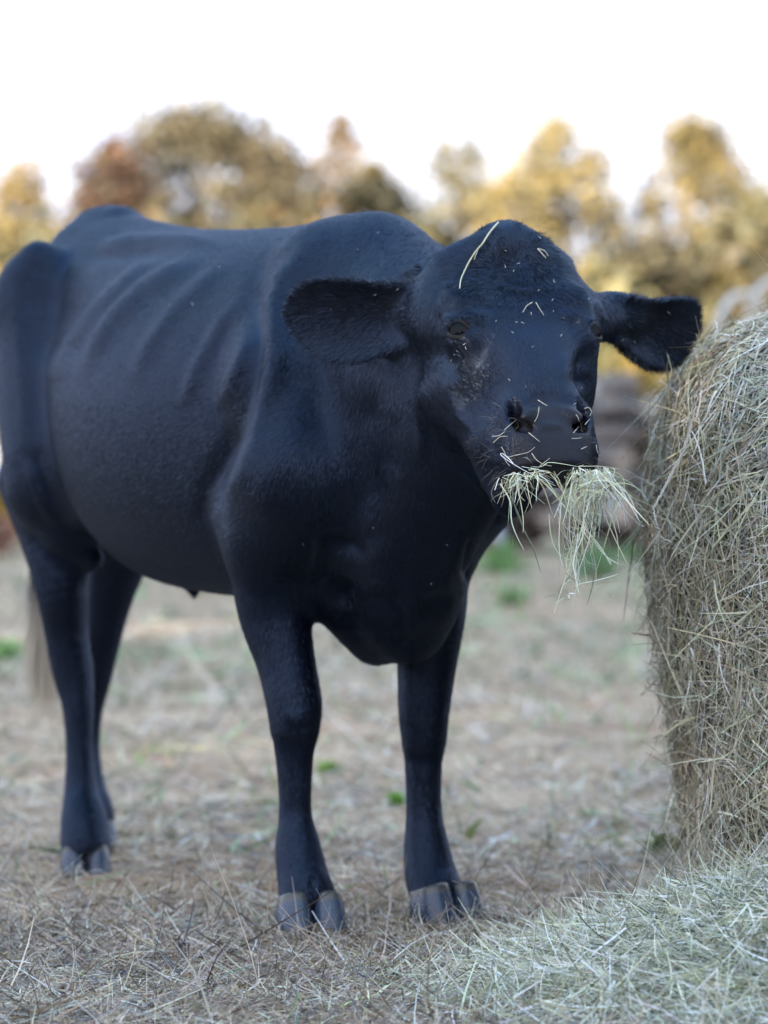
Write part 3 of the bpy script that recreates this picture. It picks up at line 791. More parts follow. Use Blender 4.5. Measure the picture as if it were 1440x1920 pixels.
tag(bale, 'big round bale of grey green hay beside the cow', 'hay bale')

def tube(pts, r, ns=6, r1=None):
    pts = np.array(pts, float); n = len(pts)
    T = unit(np.gradient(pts, axis=0)); up = np.array([.3, -.2, .93])
    A = unit(np.cross(T, up)); B = np.cross(T, A)
    rr = np.linspace(r, r if r1 is None else r1, n) if np.isscalar(r) else np.array(r)
    a = np.arange(ns) * 2 * math.pi / ns
    V = pts[:, None] + rr[:, None, None] * (A[:, None] * np.cos(a)[None, :, None] + B[:, None] * np.sin(a)[None, :, None])
    i = np.arange(n * ns).reshape(n, ns); j = np.roll(i, -1, 1)
    q = np.stack([i[:-1], j[:-1], j[1:], i[1:]], -1).reshape(-1, 4)
    return V.reshape(-1, 3), q
def smooth_line(p, n=24):
    p = np.array(p, float); t = np.linspace(0, len(p) - 1, n); i = np.clip(t.astype(int), 0, len(p) - 2); u = (t - i)[:, None]
    m = np.gradient(p, axis=0)
    return (2*u**3-3*u**2+1)*p[i] + (u**3-2*u**2+u)*m[i] + (-2*u**3+3*u**2)*p[i+1] + (u**3-u**2)*m[i+1]
twine_m = NT('net_twine')
twine_m.bsdf(Base_Color=(.40, .37, .32), Roughness=.7)
for pl_, rr in (([(1362, 655, 5.45), (1318, 716, 5.5), (1300, 780, 5.5), (1284, 840, 5.48), (1252, 905, 5.46), (1224, 955, 5.42)], .0016),
           ([(1356, 668, 5.44), (1306, 740, 5.46), (1290, 815, 5.46), (1262, 880, 5.44), (1222, 958, 5.4)], .0012),
           ([(1224, 950, 5.38), (1230, 978, 5.36), (1240, 1008, 5.36), (1258, 1016, 5.38)], .0014)):
    ln = smooth_line([pt(x, y, d - .06) for x, y, d in [(x, y, d - .25) for x, y, d in pl_]], 60)
    ln = ln + RNG.normal(0, .0009, ln.shape)
    v, q = tube(ln, rr)
    mesh_obj('twine', v - B0, q, twine_m.m, bale)

# ------------------------------------------------------------------ spilled hay on the ground
n = 36000
x = RNG.normal(PILE[0], .36, n); y = RNG.normal(PILE[1], .42, n)
k_ = RNG.uniform(size=n) < np.clip((pile_z(x, y) - .008) * 30, 0, 1); x, y = x[k_], y[k_]; n = len(x)
a = RNG.uniform(0, 2*math.pi, n); el = RNG.normal(.12, .42, n)
D = np.stack([np.cos(a)*np.cos(el), np.sin(a)*np.cos(el), np.sin(el)], 1)
ll = np.minimum(np.exp(RNG.normal(math.log(.08), .45, n)), .14)
P = np.stack([x, y, ground_z(x, y) + pile_z(x, y) * RNG.uniform(.72, 1.04, n) + .004], 1) - D * ll[:, None] * .5
b = RNG.normal(0, .28, (n, 3)) * ll[:, None]; b[:, 2] -= .12 * ll
v, f_, k_ = blades(P, D, ll, .0020 * np.exp(RNG.normal(0, .35, n)), b, nseg=5, kink=RNG.normal(0, .4, (n, 3)) * (RNG.uniform(size=(n, 1)) < .4))
v[:, 2] = np.maximum(v[:, 2], ground_z(v[:, 0], v[:, 1]) + .002)
PALE = [(0.61, 0.61, 0.41), (0.75, 0.735, 0.54), (0.44, 0.45, 0.29), (0.78, 0.77, 0.61), (0.18, 0.18, 0.11)]
o = mesh_obj('loose_hay', v, f_, hay_m.m, cols=np.repeat(pick(n, PALE, [4, 6, 2, 6, 1.8], .36), k_, 0), smooth=False)
tag(o, 'pale green loose hay spilled on the ground below the bale', 'loose hay', kind='stuff')

# ------------------------------------------------------------------ mouthful of hay
def ribbons(paths, Wd, rng=RNG):
    """paths (n,m,3) -> thin flat stems"""
    n, m = paths.shape[:2]
    T = unit(np.gradient(paths, axis=1)); sd = unit(np.cross(T, rng.normal(size=(n, 1, 3))))
    tp = np.interp(np.linspace(0, 1, m), [0, .7, 1], [1, .9, .4])[None, :, None]
    h = np.broadcast_to(np.asarray(Wd), (n,))[:, None, None] * .5 * tp
    V = np.stack([paths - sd * h, paths + sd * h], 2).reshape(-1, 3)
    q = np.array([[2*i, 2*i + 1, 2*i + 3, 2*i + 2] for i in range(m - 1)])
    return V, ((np.arange(n) * 2 * m)[:, None, None] + q[None]).reshape(-1, 4), 2 * m
def wisp(n, s0, s1, e0, e1, d0, d1, sag, Wd, wav=.08, short=.35):
    s0, s1, e0, e1 = [np.array(t, float) for t in (s0, s1, e0, e1)]
    a = RNG.uniform(size=(n, 1)); c = np.clip(a + RNG.normal(0, .5, (n, 1)), -.15, 1.15)
    S = s0 + (s1 - s0) * a + RNG.normal(0, 4, (n, 2)); E = e0 + (e1 - e0) * c + RNG.normal(0, 14, (n, 2))
    E = S + (E - S) * RNG.uniform(short, 1.08, (n, 1))
    dS = RNG.uniform(d0, d1, n); dE = dS + RNG.normal(0, .03, n)
    A = np.stack([pt(p[0], p[1], d) for p, d in zip(S, dS)]); B = np.stack([pt(p[0], p[1], d) for p, d in zip(E, dE)])
    L = np.linalg.norm(B - A, axis=1)[:, None, None]
    t = np.linspace(0, 1, 11)[None, :, None]
    w1, w2, w3 = [unit(RNG.normal(size=(n, 1, 3)) * np.array([1, .5, .7])) * RNG.normal(0, 1, (n, 1, 1)) for _ in range(3)]
    path = A[:, None] * (1 - t) + B[:, None] * t + L * wav * (w1 * np.sin(math.pi * t) + .45 * w2 * np.sin(2 * math.pi * t))
    kk = RNG.uniform(.3, .8, (n, 1, 1)); path = path + L * .35 * w3 * np.maximum(t - kk, 0) * (RNG.uniform(size=(n, 1, 1)) < .5)
    path[..., 2] += (L[..., 0] * sag * np.sin(math.pi * t[..., 0]))
    v, f, k = ribbons(path, Wd * np.exp(RNG.normal(0, .3, n)))
    return v, f, np.repeat(pick(n, PALE, [4, 4, 2, 3, 1], .2), k, 0)
V, Fq, C = join([
    wisp(17, (938, 894), (1010, 890), (920, 960), (1005, 965), 5.05, 5.13, .06, .0016),
    wisp(18, (950, 892), (1040, 888), (990, 925), (1090, 985), 5.03, 5.11, .10, .0018, .06),
    wisp(12, (930, 892), (1000, 886), (915, 925), (960, 930), 5.03, 5.11, -.1, .0016),
    wisp(5, (925, 900), (975, 900), (975, 1035), (1000, 1050), 5.05, 5.1, .02, .0022, .08, .85),
    wisp(9, (960, 898), (1075, 896), (960, 912), (1090, 925), 5.03, 5.09, .2, .0014, .2),
    wisp(62, (1065, 886), (1140, 880), (1055, 1030), (1145, 1040), 5.01, 5.12, .03, .0018, .08, .25),
    wisp(44, (1080, 884), (1150, 884), (1085, 940), (1175, 950), 5.01, 5.11, .14, .0017, .14),
    wisp(34, (1085, 885), (1150, 886), (1140, 975), (1212, 985), 5.01, 5.1, .06, .0017, .05, .6),
    wisp(30, (1030, 960), (1100, 930), (1070, 1080), (1140, 1050), 5.02, 5.1, -.22, .0016, .14),
    wisp(26, (1100, 886), (1162, 892), (1040, 950), (1090, 1010), 5.0, 5.1, .05, .0017, .08, .5),
    wisp(22, (1065, 890), (1100, 945), (1120, 885), (1175, 940), 5.0, 5.08, .1, .0016, .14, .6),
    wisp(20, (1060, 930), (1120, 930), (1075, 1050), (1150, 1010), 5.0, 5.1, -.1, .0018, .10),
    wisp(12, (1075, 1000), (1095, 1000), (1055, 1115), (1090, 1140), 5.04, 5.08, .0, .0018, .12, .7),
    wisp(7, (1070, 1092), (1080, 1100), (1060, 1094), (1138, 1098), 5.04, 5.08, .0, .0018),
    wisp(8, (1055, 1122), (1080, 1105), (1040, 1135), (1085, 1138), 5.04, 5.08, .0, .0018),
    wisp(7, (945, 872), (1120, 874), (950, 905), (1150, 905), 5.02, 5.06, .15, .0015, .3),
])
o = mesh_obj('hay_mouthful', V, Fq, hay_m.m, cols=C, smooth=False)
tag(o, 'mouthful of pale green hay hanging from the cow’s lips', 'hay')
# ------------------------------------------------------------------ trees, shrubs, wood pile
leaf_m = NT('foliage')
lc = leaf_m.n('ShaderNodeAttribute', attribute_name='Col').outputs['Color']
leaf_m.bsdf(Base_Color=lc, Roughness=.6, Specular_IOR_Level=.25)
bark_m = NT('bark')
oc = bark_m.n('ShaderNodeTexCoord').outputs['Object']
bn = bark_m.noise(bark_m.n('ShaderNodeMapping', {0: oc, 3: (14, 14, 3)}).outputs[0], 1, 5)
bark_m.bsdf(Base_Color=bark_m.ramp(bn, [(.3, (.08, .065, .055)), (.7, (.24, .20, .175))]), Roughness=.9)
GOLD = [(.172, .138, .058), (.142, .118, .054), (.092, .088, .050)]
OLIVE = [(.085, .080, .042), (.068, .070, .042), (.115, .096, .040)]
RUST = [(.060, .036, .028), (.050, .033, .026), (.075, .046, .030)]
OAK = [(.064, .058, .038), (.074, .062, .038), (.056, .056, .038)]
ORANGE = [(.130, .085, .036), (.100, .074, .036), (.070, .060, .038)]
def leaf_quads(C, size, rng):
    n = len(C)
    a = unit(rng.normal(size=(n, 3))); b = unit(np.cross(a, rng.normal(size=(n, 3))))
    sz = size * np.exp(rng.normal(0, .3, (n, 1)))
    V = np.stack([C - a*sz, C + b*sz*.5, C + a*sz, C - b*sz*.5], 1).reshape(-1, 3)
    return V, np.arange(4 * n).reshape(n, 4)
def make_tree(name, label, cat, px_, top, D, hw_, bot, pal, shape, nclump, per, leaf, group, seed, lean=0, gap=None):
    rng = np.random.default_rng(seed)
    s_ = F / D
    X = (px_ - 720) / s_; zt = CH - (top - 960) / s_; zb = CH - (bot - 960) / s_; R = hw_ / s_; zg = float(ground_z(np.array(X), np.array(D * 1.0))) - .05
    t = empty(name, (X, D, zg)); b0 = np.array([X, D, zg])
    Hc = zt - zb
    u = rng.uniform(0, 1, nclump * 3) ** (1.5 if shape == 'cone' else 1)
    if shape == 'cone': prof_ = np.interp(u, [0, .15, .5, .8, .93, 1], [.85, 1, .85, .55, .3, .08])
    elif shape == 'bush': prof_ = np.sqrt(np.maximum(1 - u ** 2.2, 0.02))
    else: prof_ = np.sqrt(np.maximum(1 - (2 * u - .75) ** 2 / 1.6, 0.02))
    an = rng.uniform(0, 2*math.pi, len(u)); rr = np.sqrt(rng.uniform(.08, 1, len(u))) * prof_
    lob = 1 + .35 * (fbm(an * 1.3 + seed, u * 5, 3, seed) - .5) * 2
    C = np.stack([np.cos(an) * rr * R * lob, np.sin(an) * rr * R * lob * .9, zb - zg + u * Hc], 1)
    keep = fbm(C[:, 0] / R * 3.4 + seed, C[:, 2] / R * 3.4, 2, seed + 3) > (.39 if shape != 'bush' else .25)
    if gap is not None:
        gxx, gzz, gr = (gap[0] - px_) / s_, CH - (gap[1] - 960) / s_ - zg, gap[2] / s_
        keep &= (np.hypot(C[:, 0] - gxx, (C[:, 2] - gzz) * 1.2) > gr) | (rng.uniform(size=len(C)) < .16)
    C = C[keep][:nclump]
    # limbs reach from the trunk to the clumps
    parts = []
    top_z = (zt - zg) * (.96 if shape == 'cone' else .75)
    tr = .028 * (zt - zg) * (.55 if shape == 'bush' else .8)
    line = np.stack([lean * np.linspace(0, 1, 12) + rng.normal(0, .02 * R, 12).cumsum() * .3, rng.normal(0, .02 * R, 12).cumsum() * .3, np.linspace(0, top_z, 12)], 1); line[0, :2] = 0
    parts.append(tube(line, tr, 8, tr * .18))
    for c in C[rng.choice(len(C), min(len(C), 26), replace=False)]:
        h0 = np.clip(c[2] - np.hypot(c[0], c[1]) * rng.uniform(.2, .7), .1 * top_z, top_z * .95)
        i = h0 / top_z * 11; p0 = line[int(i)]; p0 = np.array([p0[0], p0[1], h0])
        mid = (p0 + c) / 2 + np.array([0, 0, .06 * R])
        parts.append(tube(smooth_line([p0, mid, c], 6), tr * .30 * (1 - .6 * h0 / top_z), 5, tr * .06))
    V, q, o_ = [], [], 0
    for v_, q_ in parts: V.append(v_); q.append(q_ + o_); o_ += len(v_)
    mesh_obj('trunk', np.concatenate(V), np.concatenate(q), bark_m.m, t)
    P = (C[:, None] + rng.normal(0, 1, (len(C), per, 3)) * np.exp(rng.normal(-.1, .70, (len(C), per, 1))) * np.array([1, 1, .75]) * np.minimum(R * (.17 if shape != 'bush' else .2), .50)).reshape(-1, 3)
    P[:, 2] = np.maximum(P[:, 2], .05)
    P += np.array([lean, 0, 0]) * np.clip(P[:, 2:] / max(top_z, .1), 0, 1)
    v_, f_ = leaf_quads(P, leaf * (.50 if shape != 'bush' else 1), rng)
    dim = .68 if shape == 'bush' else 1.0
    cc = dim * np.array(pal)[rng.choice(3, len(C), p=[.4, .35, .25])].repeat(per, 0) * np.exp(rng.normal(0, .22, (len(P), 1)))
    mesh_obj('crown', v_, f_, leaf_m.m, t, cols=np.repeat(cc, 4, 0), smooth=False)
    return tag(t, label, cat, group)
TG = 'autumn trees along the far edge of the paddock'
for i, a in enumerate([
    ('broadleaf_tree', 'big spreading olive brown tree with sky showing through its crown', 362, 238, 72, 205, 520, OAK, 'round', 150, 60, .20, 0, (345, 350, 105)),
    ('broadleaf_tree', 'rusty red tree at the left edge of the big spreading tree', 208, 275, 70, 72, 520, RUST, 'round', 70, 60, .17, 0, None),
    ('broadleaf_tree', 'dull olive tree just right of the big spreading tree', 530, 285, 76, 90, 560, OAK, 'round', 62, 50, .19, 0, (480, 360, 30)),
    ('pine_tree', 'thin dark tipped tree rising above the orange crown behind the cow’s back', 640, 215, 84, 74, 560, ORANGE, 'cone', 75, 50, .16, 0, None),
    ('broadleaf_tree', 'bright orange gold tree above the cow’s withers', 708, 312, 80, 78, 560, GOLD, 'round', 70, 60, .18, 0, None),
    ('pine_tree', 'narrow olive gold pine left of the cow’s poll', 858, 245, 86, 105, 640, OLIVE, 'cone', 95, 50, .18, 0, None),
    ('pine_tree', 'tall golden pine standing behind the cow’s head', 1055, 232, 82, 150, 640, GOLD, 'cone', 140, 60, .20, 0, None),
    ('broadleaf_tree', 'low golden tree between the two pines', 955, 350, 78, 82, 600, GOLD, 'round', 66, 55, .18, 0, None),
    ('pine_tree', 'tall olive gold pine with a bare pale trunk above the hay bale', 1300, 236, 84, 140, 560, [(.130, .100, .036), (.080, .075, .038), (.105, .085, .036)], 'cone', 110, 55, .19, 0, None),
    ('broadleaf_tree', 'dull gold tree at the right edge behind the bale', 1430, 365, 80, 90, 600, OLIVE, 'round', 72, 55, .18, 0, None),
    ('broadleaf_tree', 'low bright yellow tree under the gap of sky', 1180, 480, 74, 66, 680, GOLD, 'round', 60, 55, .17, 0, None),
    ('broadleaf_tree', 'pale gold tree at the far left of the photo', 52, 290, 88, 100, 560, [(.170, .118, .040), (.115, .092, .042), (.14, .104, .040)], 'cone', 85, 50, .19, 0, None),
    ('broadleaf_tree', 'low yellow tree behind the cow’s rump', 25, 395, 74, 92, 640, GOLD, 'round', 82, 55, .18, 0, None),
]):
    nm, lab, px_, top, D, hw_, bot, pal, shp, nc, per, lf, lean, gap = a
    make_tree(nm, lab, 'tree', px_, top, D, hw_, bot, pal, shp, int(nc * 2.2), int(per * .58), lf, TG, 100 + i, lean, gap)
SG = 'undergrowth shrubs below the autumn trees'
for i, (px_, top, D, hw_, pal, lab) in enumerate([
    (110, 470, 60, 120, OLIVE, 'olive shrub at the far left below the yellow trees'), (300, 440, 62, 130, OAK, 'dark shrub behind the cow’s spine'),
    (470, 430, 60, 120, OLIVE, 'olive shrub behind the middle of the cow’s back'), (640, 440, 58, 110, ORANGE, 'rusty gold shrub behind the cow’s withers'),
    (800, 440, 60, 120, OLIVE, 'olive shrub in the notch between withers and head'), (980, 500, 62, 120, OAK, 'dark shrub hidden behind the cow’s head'),
    (1130, 520, 58, 100, OLIVE, 'olive shrub between the cow’s far ear and forehead'), (1230, 480, 60, 110, OAK, 'dull grey green shrub above the tip of the far ear'),
    (1370, 450, 60, 120, OLIVE, 'olive shrub above the top of the bale'), (1500, 440, 58, 110, OAK, 'dark shrub at the right edge behind the bale')]):
    make_tree('shrub', lab, 'shrub', px_, top, D, hw_, 985, pal, 'bush', 95, 60, .15, SG, 200 + i)
make_tree('shrub', 'small yellow shrub below the cow’s far ear', 'shrub', 1200, 668, 40, 36, 960, [(.30, .22, .06), (.16, .15, .06), (.22, .17, .06)], 'bush', 60, 50, .10, None, 230)
make_tree('shrub', 'grey green shrub close behind the wood pile', 'shrub', 1150, 600, 42, 120, 980, [(.17, .165, .08), (.22, .20, .10), (.13, .135, .07)], 'bush', 90, 60, .11, None, 231)
make_tree('shrub', 'olive shrub between the wood pile and the bale', 'shrub', 1270, 640, 44, 90, 980, [(.17, .16, .08), (.22, .20, .09), (.13, .13, .06)], 'bush', 80, 60, .11, None, 232)
make_tree('shrub', 'low bright yellow bush seen past the cow’s hind leg', 'shrub', -6, 905, 30, 30, 1000, [(.65, .45, .08), (.55, .38, .10), (.6, .48, .2)], 'bush', 40, 60, .045, None, 233)
make_tree('shrub', 'low pinkish red bush seen past the cow’s hind leg', 'shrub', -10, 975, 27, 32, 1030, [(.45, .20, .14), (.55, .33, .25), (.35, .22, .12)], 'bush', 30, 60, .035, None, 234)

wood_m = NT('weathered_wood')
oc = wood_m.n('ShaderNodeTexCoord').outputs['Object']
wc = wood_m.n('ShaderNodeAttribute', attribute_name='Col').outputs['Color']
wn = wood_m.noise(wood_m.n('ShaderNodeMapping', {0: oc, 3: (3, 30, 30)}).outputs[0], 1, 5)
wood_m.bsdf(Base_Color=wood_m.mix(wood_m.ramp(wn, [(.3, (.7,) * 3), (.65, (0,) * 3)]), wc, (.05, .04, .035)), Roughness=.85)
def make_log(x, y, z, r, L, yaw, pitch, c, rng):
    nr, ns = 8, 14
    th_ = np.linspace(0, 2*math.pi, ns, endpoint=False)
    rad = r * (1 + .10 * rng.normal(size=ns).cumsum() / 4)
    V = []
    for i in range(nr + 1):
        u_ = i / nr; k = rad * (1 - .18 * u_) * (1 + .03 * rng.normal(size=ns))
        V.append(np.stack([np.full(ns, (u_ - .5) * L), k * np.cos(th_) + .05 * L * math.sin(u_ * 3), k * np.sin(th_)], 1))
    V = np.concatenate(V); i = np.arange((nr + 1) * ns).reshape(nr + 1, ns); j = np.roll(i, -1, 1)
    q = np.stack([i[:-1], j[:-1], j[1:], i[1:]], -1).reshape(-1, 4)
    e0, e1 = V[:ns], V[-ns:]
    n_ = len(V); V = np.concatenate([V, e0, e1, [e0.mean(0)], [e1.mean(0)]])
    k = np.arange(ns); k1 = (k + 1) % ns
    tri = np.concatenate([np.stack([np.full(ns, n_ + 2*ns), n_ + k1, n_ + k], 1), np.stack([np.full(ns, n_ + 2*ns + 1), n_ + ns + k, n_ + ns + k1], 1)])
    C = np.tile(c, (len(V), 1)); C[n_:] = np.array([.48, .40, .33]) * rng.uniform(.6, 1.1)
    o = mesh_obj('log', V, [q, tri], wood_m.m, cols=C)
    o.location = (x, y, z); o.rotation_euler = (rng.uniform(0, 6), pitch, yaw)
    return tag(o, 'weathered grey brown log in the jumbled wood pile behind the cow', 'log', 'logs heaped in the wood pile')
rng = np.random.default_rng(5)
DP = 30.0
WC = [(.30, .29, .31), (.10, .075, .065), (.15, .12, .11), (.50, .51, .57), (.06, .052, .05), (.22, .185, .17)]
cx_ = (1085 - 720) / F * DP
placed = []
for i in range(125):
    r = rng.uniform(.07, .15); L = rng.uniform(.5, 1.7)
    x_ = rng.uniform(-1.5, 1.5); hmax = 1.5 * max(1 - abs(x_ / 1.9) ** 2.2, .1)
    z_ = rng.uniform(.05, 1) * hmax; y_ = DP + rng.uniform(-.3, .9) + .5 * z_
    yaw = rng.choice([rng.normal(0, .5), rng.normal(1.4, .5)]); pit = rng.normal(0, .22)
    make_log(cx_ + x_, y_, float(ground_z(np.array(cx_ + x_), np.array(y_))) + z_ + r * .6, r, L, yaw, pit, np.array(WC[rng.integers(6)]), rng)
# bleached bent branches standing behind the bale
for p_, lab in (([(1338, 660, 24), (1352, 590, 24), (1378, 556, 24.2), (1412, 556, 24.4), (1428, 590, 24.4), (1424, 660, 24.4)], 'pale bleached branch bent in an arch behind the top of the bale'),
                ([(1402, 600, 24.8), (1412, 560, 24.8), (1436, 532, 25), (1475, 522, 25), (1500, 560, 25), (1500, 640, 25)], 'second pale arched branch at the right edge above the bale')):
    ln = smooth_line([pt(x, y, d) for x, y, d in p_], 40); ln[:, 2] += 0
    v_, q_ = tube(np.concatenate([[[ln[0, 0], ln[0, 1], .25]], ln, [[ln[-1, 0], ln[-1, 1], .25]]]), .034, 8, .022)
    br_m = bpy.data.materials.get('bleached_wood')
    if br_m is None:
        b_ = NT('bleached_wood'); b_.bsdf(Base_Color=(.55, .52, .48), Roughness=.8); br_m = b_.m
    tag(mesh_obj('bent_branch', v_, q_, br_m), lab, 'branch')

# leafy weeds
def ground_hit(px_, py_):
    Y = 10.0
    for _ in range(60):
        z = float(ground_z(np.array((px_ - 720) / F * Y), np.array(Y))); Y += .5 * (F * (CH - z) / (py_ - 960) - Y)
    return np.array([(px_ - 720) / F * Y, Y, float(ground_z(np.array((px_ - 720) / F * Y), np.array(Y)))])
for i, (px_, py_, sz, c, lab) in enumerate([
    (938, 1075, .30, (.15, .29, .10), 'bright green weed below the wood pile, close to the cow’s chest'), (1125, 1085, .30, (.13, .24, .12), 'bluish green weed at the foot of the wood pile behind the hay strands'),
    (960, 1135, .16, (.16, .27, .10), 'small green weed on the bare soil right of the cow’s chest'), (1190, 1060, .22, (.13, .24, .11), 'green weed between the wood pile and the bale'),
    (18, 1240, .16, (.17, .32, .09), 'bright green weed at the left edge behind the tail'), (615, 1450, .05, (.20, .34, .07), 'little green sprout between the cow’s front legs'),
    (745, 1510, .045, (.17, .36, .06), 'little green sprout beside the cow’s left front leg'), (170, 1090, .14, (.22, .32, .10), 'green weed seen between the cow’s hind legs'),
    (1245, 1600, .06, (.16, .20, .07), 'green tuft at the foot of the bale')]):
    rng = np.random.default_rng(300 + i)
    b0 = ground_hit(px_, py_); n = 70
    a = rng.uniform(0, 2*math.pi, n); el = rng.uniform(.15, 1.35, n)
    Dv = np.stack([np.cos(a)*np.cos(el), np.sin(a)*np.cos(el), np.sin(el)], 1)
    P = rng.normal(0, .28, (n, 3)) * sz * np.array([1, 1, 0]) + np.array([0, 0, .0]) + np.array([0, 0, 1.0]) * rng.uniform(0, .5, (n, 1)) * sz
    bb = np.zeros((n, 3)); bb[:, 2] = -.3 * sz
    v_, f_, k_ = blades(P, Dv, sz * rng.uniform(.4, 1, n), sz * .14, bb, tip=.1, rng=rng)
    o = mesh_obj('weed', v_, f_, leaf_m.m, cols=np.repeat(np.array(c) * np.exp(rng.normal(0, .25, (n, 1))), k_, 0), smooth=False)
    o.location = b0; tag(o, lab, 'weed')

# the autumn wood goes on along the far side of the paddock, beyond both edges of the photo
rng = np.random.default_rng(21)
n = 9000
P = np.stack([rng.uniform(13.5, 75, n) * rng.choice([-1, 1], n), rng.uniform(72, 96, n), np.zeros(n)], 1)
P[:, 2] = .5 + rng.uniform(0, 1, n) ** .8 * (9.0 + 7.0 * (fbm(P[:, 0] * .16, P[:, 0] * 0 + 4, 3, 6) - .5) * 2)
v_, f_ = leaf_quads(P, .55, rng)
o = mesh_obj('woodland', v_, f_, leaf_m.m, cols=np.repeat(np.array(OLIVE + GOLD)[rng.choice(6, n)], 4, 0), smooth=False)
tag(o, 'far autumn woodland continuing past both ends of the row of trees', 'woodland', kind='stuff')

# unseen wood placed behind the photographer to block the sun: it keeps the evening sun off the paddock and only lets it reach the far tree tops
rng = np.random.default_rng(9)
n = 15000
P = np.stack([rng.uniform(-75, 60, n), rng.uniform(-56, -40, n), np.zeros(n)], 1)
P[:, 2] = rng.uniform(0, 1, n) ** .8 * (12.5 + 2.5 * (fbm(P[:, 0] * .25, P[:, 0] * 0, 3, 2) - .5) * 2)
v_, f_ = leaf_quads(P, .95, rng)
o = mesh_obj('wood', v_, f_, leaf_m.m, cols=np.repeat(np.array(OAK)[rng.choice(3, n)], 4, 0), smooth=False)
tag(o, 'tall dense unseen wood, placed behind the photographer to shade the paddock', 'wood', kind='stuff')
# ------------------------------------------------------------------ hair of the cow
hair_m = NT('black_hair')
hcol = hair_m.n('ShaderNodeAttribute', attribute_name='Col').outputs['Color']
hd_ = hair_m.n('ShaderNodeBsdfDiffuse', {'Color': hcol})
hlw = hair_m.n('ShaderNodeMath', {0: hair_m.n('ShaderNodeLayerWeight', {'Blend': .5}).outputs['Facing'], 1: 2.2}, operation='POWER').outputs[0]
hg_ = hair_m.n('ShaderNodeBsdfGlossy', {'Color': hair_m.mix(hlw, (.025, .033, .050), (.155, .185, .245)), 'Roughness': .36})     # dark cool sheen of short black hair, rim light put into its edge colour
ha_ = hair_m.n('ShaderNodeAddShader', {0: hd_.outputs[0], 1: hg_.outputs[0]})
hair_m.t.links.new(ha_.outputs[0], hair_m.out.inputs[0])
rng = np.random.default_rng(11)
Nw = cN @ CR
qa = np.linalg.norm(np.cross(cV[cQ[:, 2]] - cV[cQ[:, 0]], cV[cQ[:, 3]] - cV[cQ[:, 1]]), axis=1)
qc = Wv[cQ].mean(1); qn = unit(Nw[cQ].mean(1))
view = unit(np.array([0, 0, CH]) - qc)
facing = (qn * view).sum(1)
wgt = qa * (facing > -.45)
qh = (qc - HO) @ hX.T
onhead = (qh[:, 0] > -.03) & (qh[:, 0] < .52) & (np.abs(qh[:, 1]) < .16) & (qh[:, 2] > -.26) & (qc[:, 1] < 5.62)
wgt = wgt * (1 + 2.2 * onhead + .8 * (np.array(ear_in)[cQ[:, 0]] != 0))
nh = 800000
qi = rng.choice(len(cQ), nh, p=wgt / wgt.sum())
uv = rng.uniform(size=(nh, 2))
def bil(A):
    a, b, c, d = [A[cQ[qi, j]] for j in range(4)]; u, v = uv[:, :1], uv[:, 1:]
    return (a*(1-u) + b*u)*(1-v) + (d*(1-u) + c*u)*v
P = bil(Wv); N = unit(bil(Nw)); hq = (P - HO) @ hX.T; oh = onhead[qi]
ns_ = nose[cQ[qi, 0]]; ei = ear_in[cQ[qi, 0]]
loc_ = to_loc(P)
flow = np.array([-.85, 0, -.55])[None] * np.ones((nh, 1))
low = np.clip((.72 - loc_[:, 2]) / .15, 0, 1)[:, None]; flow = flow * (1 - low) + np.array([-.15, 0, -1.0]) * low
nk = np.clip((loc_[:, 0] - .02) / .15, 0, 1)[:, None] * (1 - low); flow = flow * (1 - nk) + np.array([-.35, 0, -.9]) * nk
flow = flow @ CR
whorl = np.stack([hq[:, 0] - .085, hq[:, 1], np.zeros(nh)], 1)
wr = np.linalg.norm(whorl, axis=1, keepdims=True)
rad = whorl / (wr + 1e-6); swirl = np.stack([rad[:, 1], -rad[:, 0], rad[:, 2]], 1)
hfl = (rad * .8 + swirl * .55 * np.exp(-(wr / .07) ** 2))
dn_ = np.clip((hq[:, :1] - .15) / .1, 0, 1)
hfl = hfl * (1 - dn_) + np.stack([np.full(nh, -.9), hq[:, 1] * 6, np.zeros(nh)], 1) * dn_ * np.where(hq[:, :1] > .19, 1, .3) 
flow = np.where(oh[:, None], hfl @ hX, flow)
for sd in (-1, 1):
    e = EARS[sd]; yy = (P - e['b']) @ e['w']
    flow = np.where((ei == sd)[:, None], e['a'] * .75 + e['w'] * np.tanh(yy / .03)[:, None] * .75, flow)
wob = np.stack([fbm(P[:, 0]*14 + P[:, 1]*9, P[:, 2]*14, 2, s_) - .5 for s_ in (40, 50, 60)], 1) * .28
flow = unit(flow + wob + rng.normal(0, .16, (nh, 3)))
T = unit(flow - N * (flow * N).sum(1, keepdims=True))
fore = oh * np.exp(-((hq[:, 0] - .07) / .075) ** 2) * (np.abs(hq[:, 1]) < .11)
tilt = (.07 + .12 * rng.uniform(size=nh) + .15 * fore * rng.uniform(size=nh))[:, None]
D = unit(T + N * tilt)
Lh = (.0135 + .007 * fore - .004 * (oh & (fore < .2)) + .004 * (ei != 0)) * rng.uniform(.6, 1.3, nh)
keep = rng.uniform(size=nh) > ns_ * 1.2
keep &= np.array([np.linalg.norm(P - EYE[sd]['c'], axis=1) for sd in (-1, 1)]).min(0) > .0245
P, N, D, Lh, fore, T, ei = [a[keep] for a in (P, N, D, Lh, fore, T, ei)]; n = len(P)
Wd = (.00065 * rng.uniform(.7, 1.4, n))[:, None]
roll = rng.normal(0, .24, (n, 1)); sdv = unit(np.cross(N, D)); sdv = sdv * np.cos(roll) + unit(np.cross(D, sdv)) * np.sin(roll)
tipv = P + D * Lh[:, None] - N * (Lh * .035)[:, None]
V = np.stack([P - N * .0008 - sdv * Wd, P - N * .0008 + sdv * Wd, tipv], 1).reshape(-1, 3)
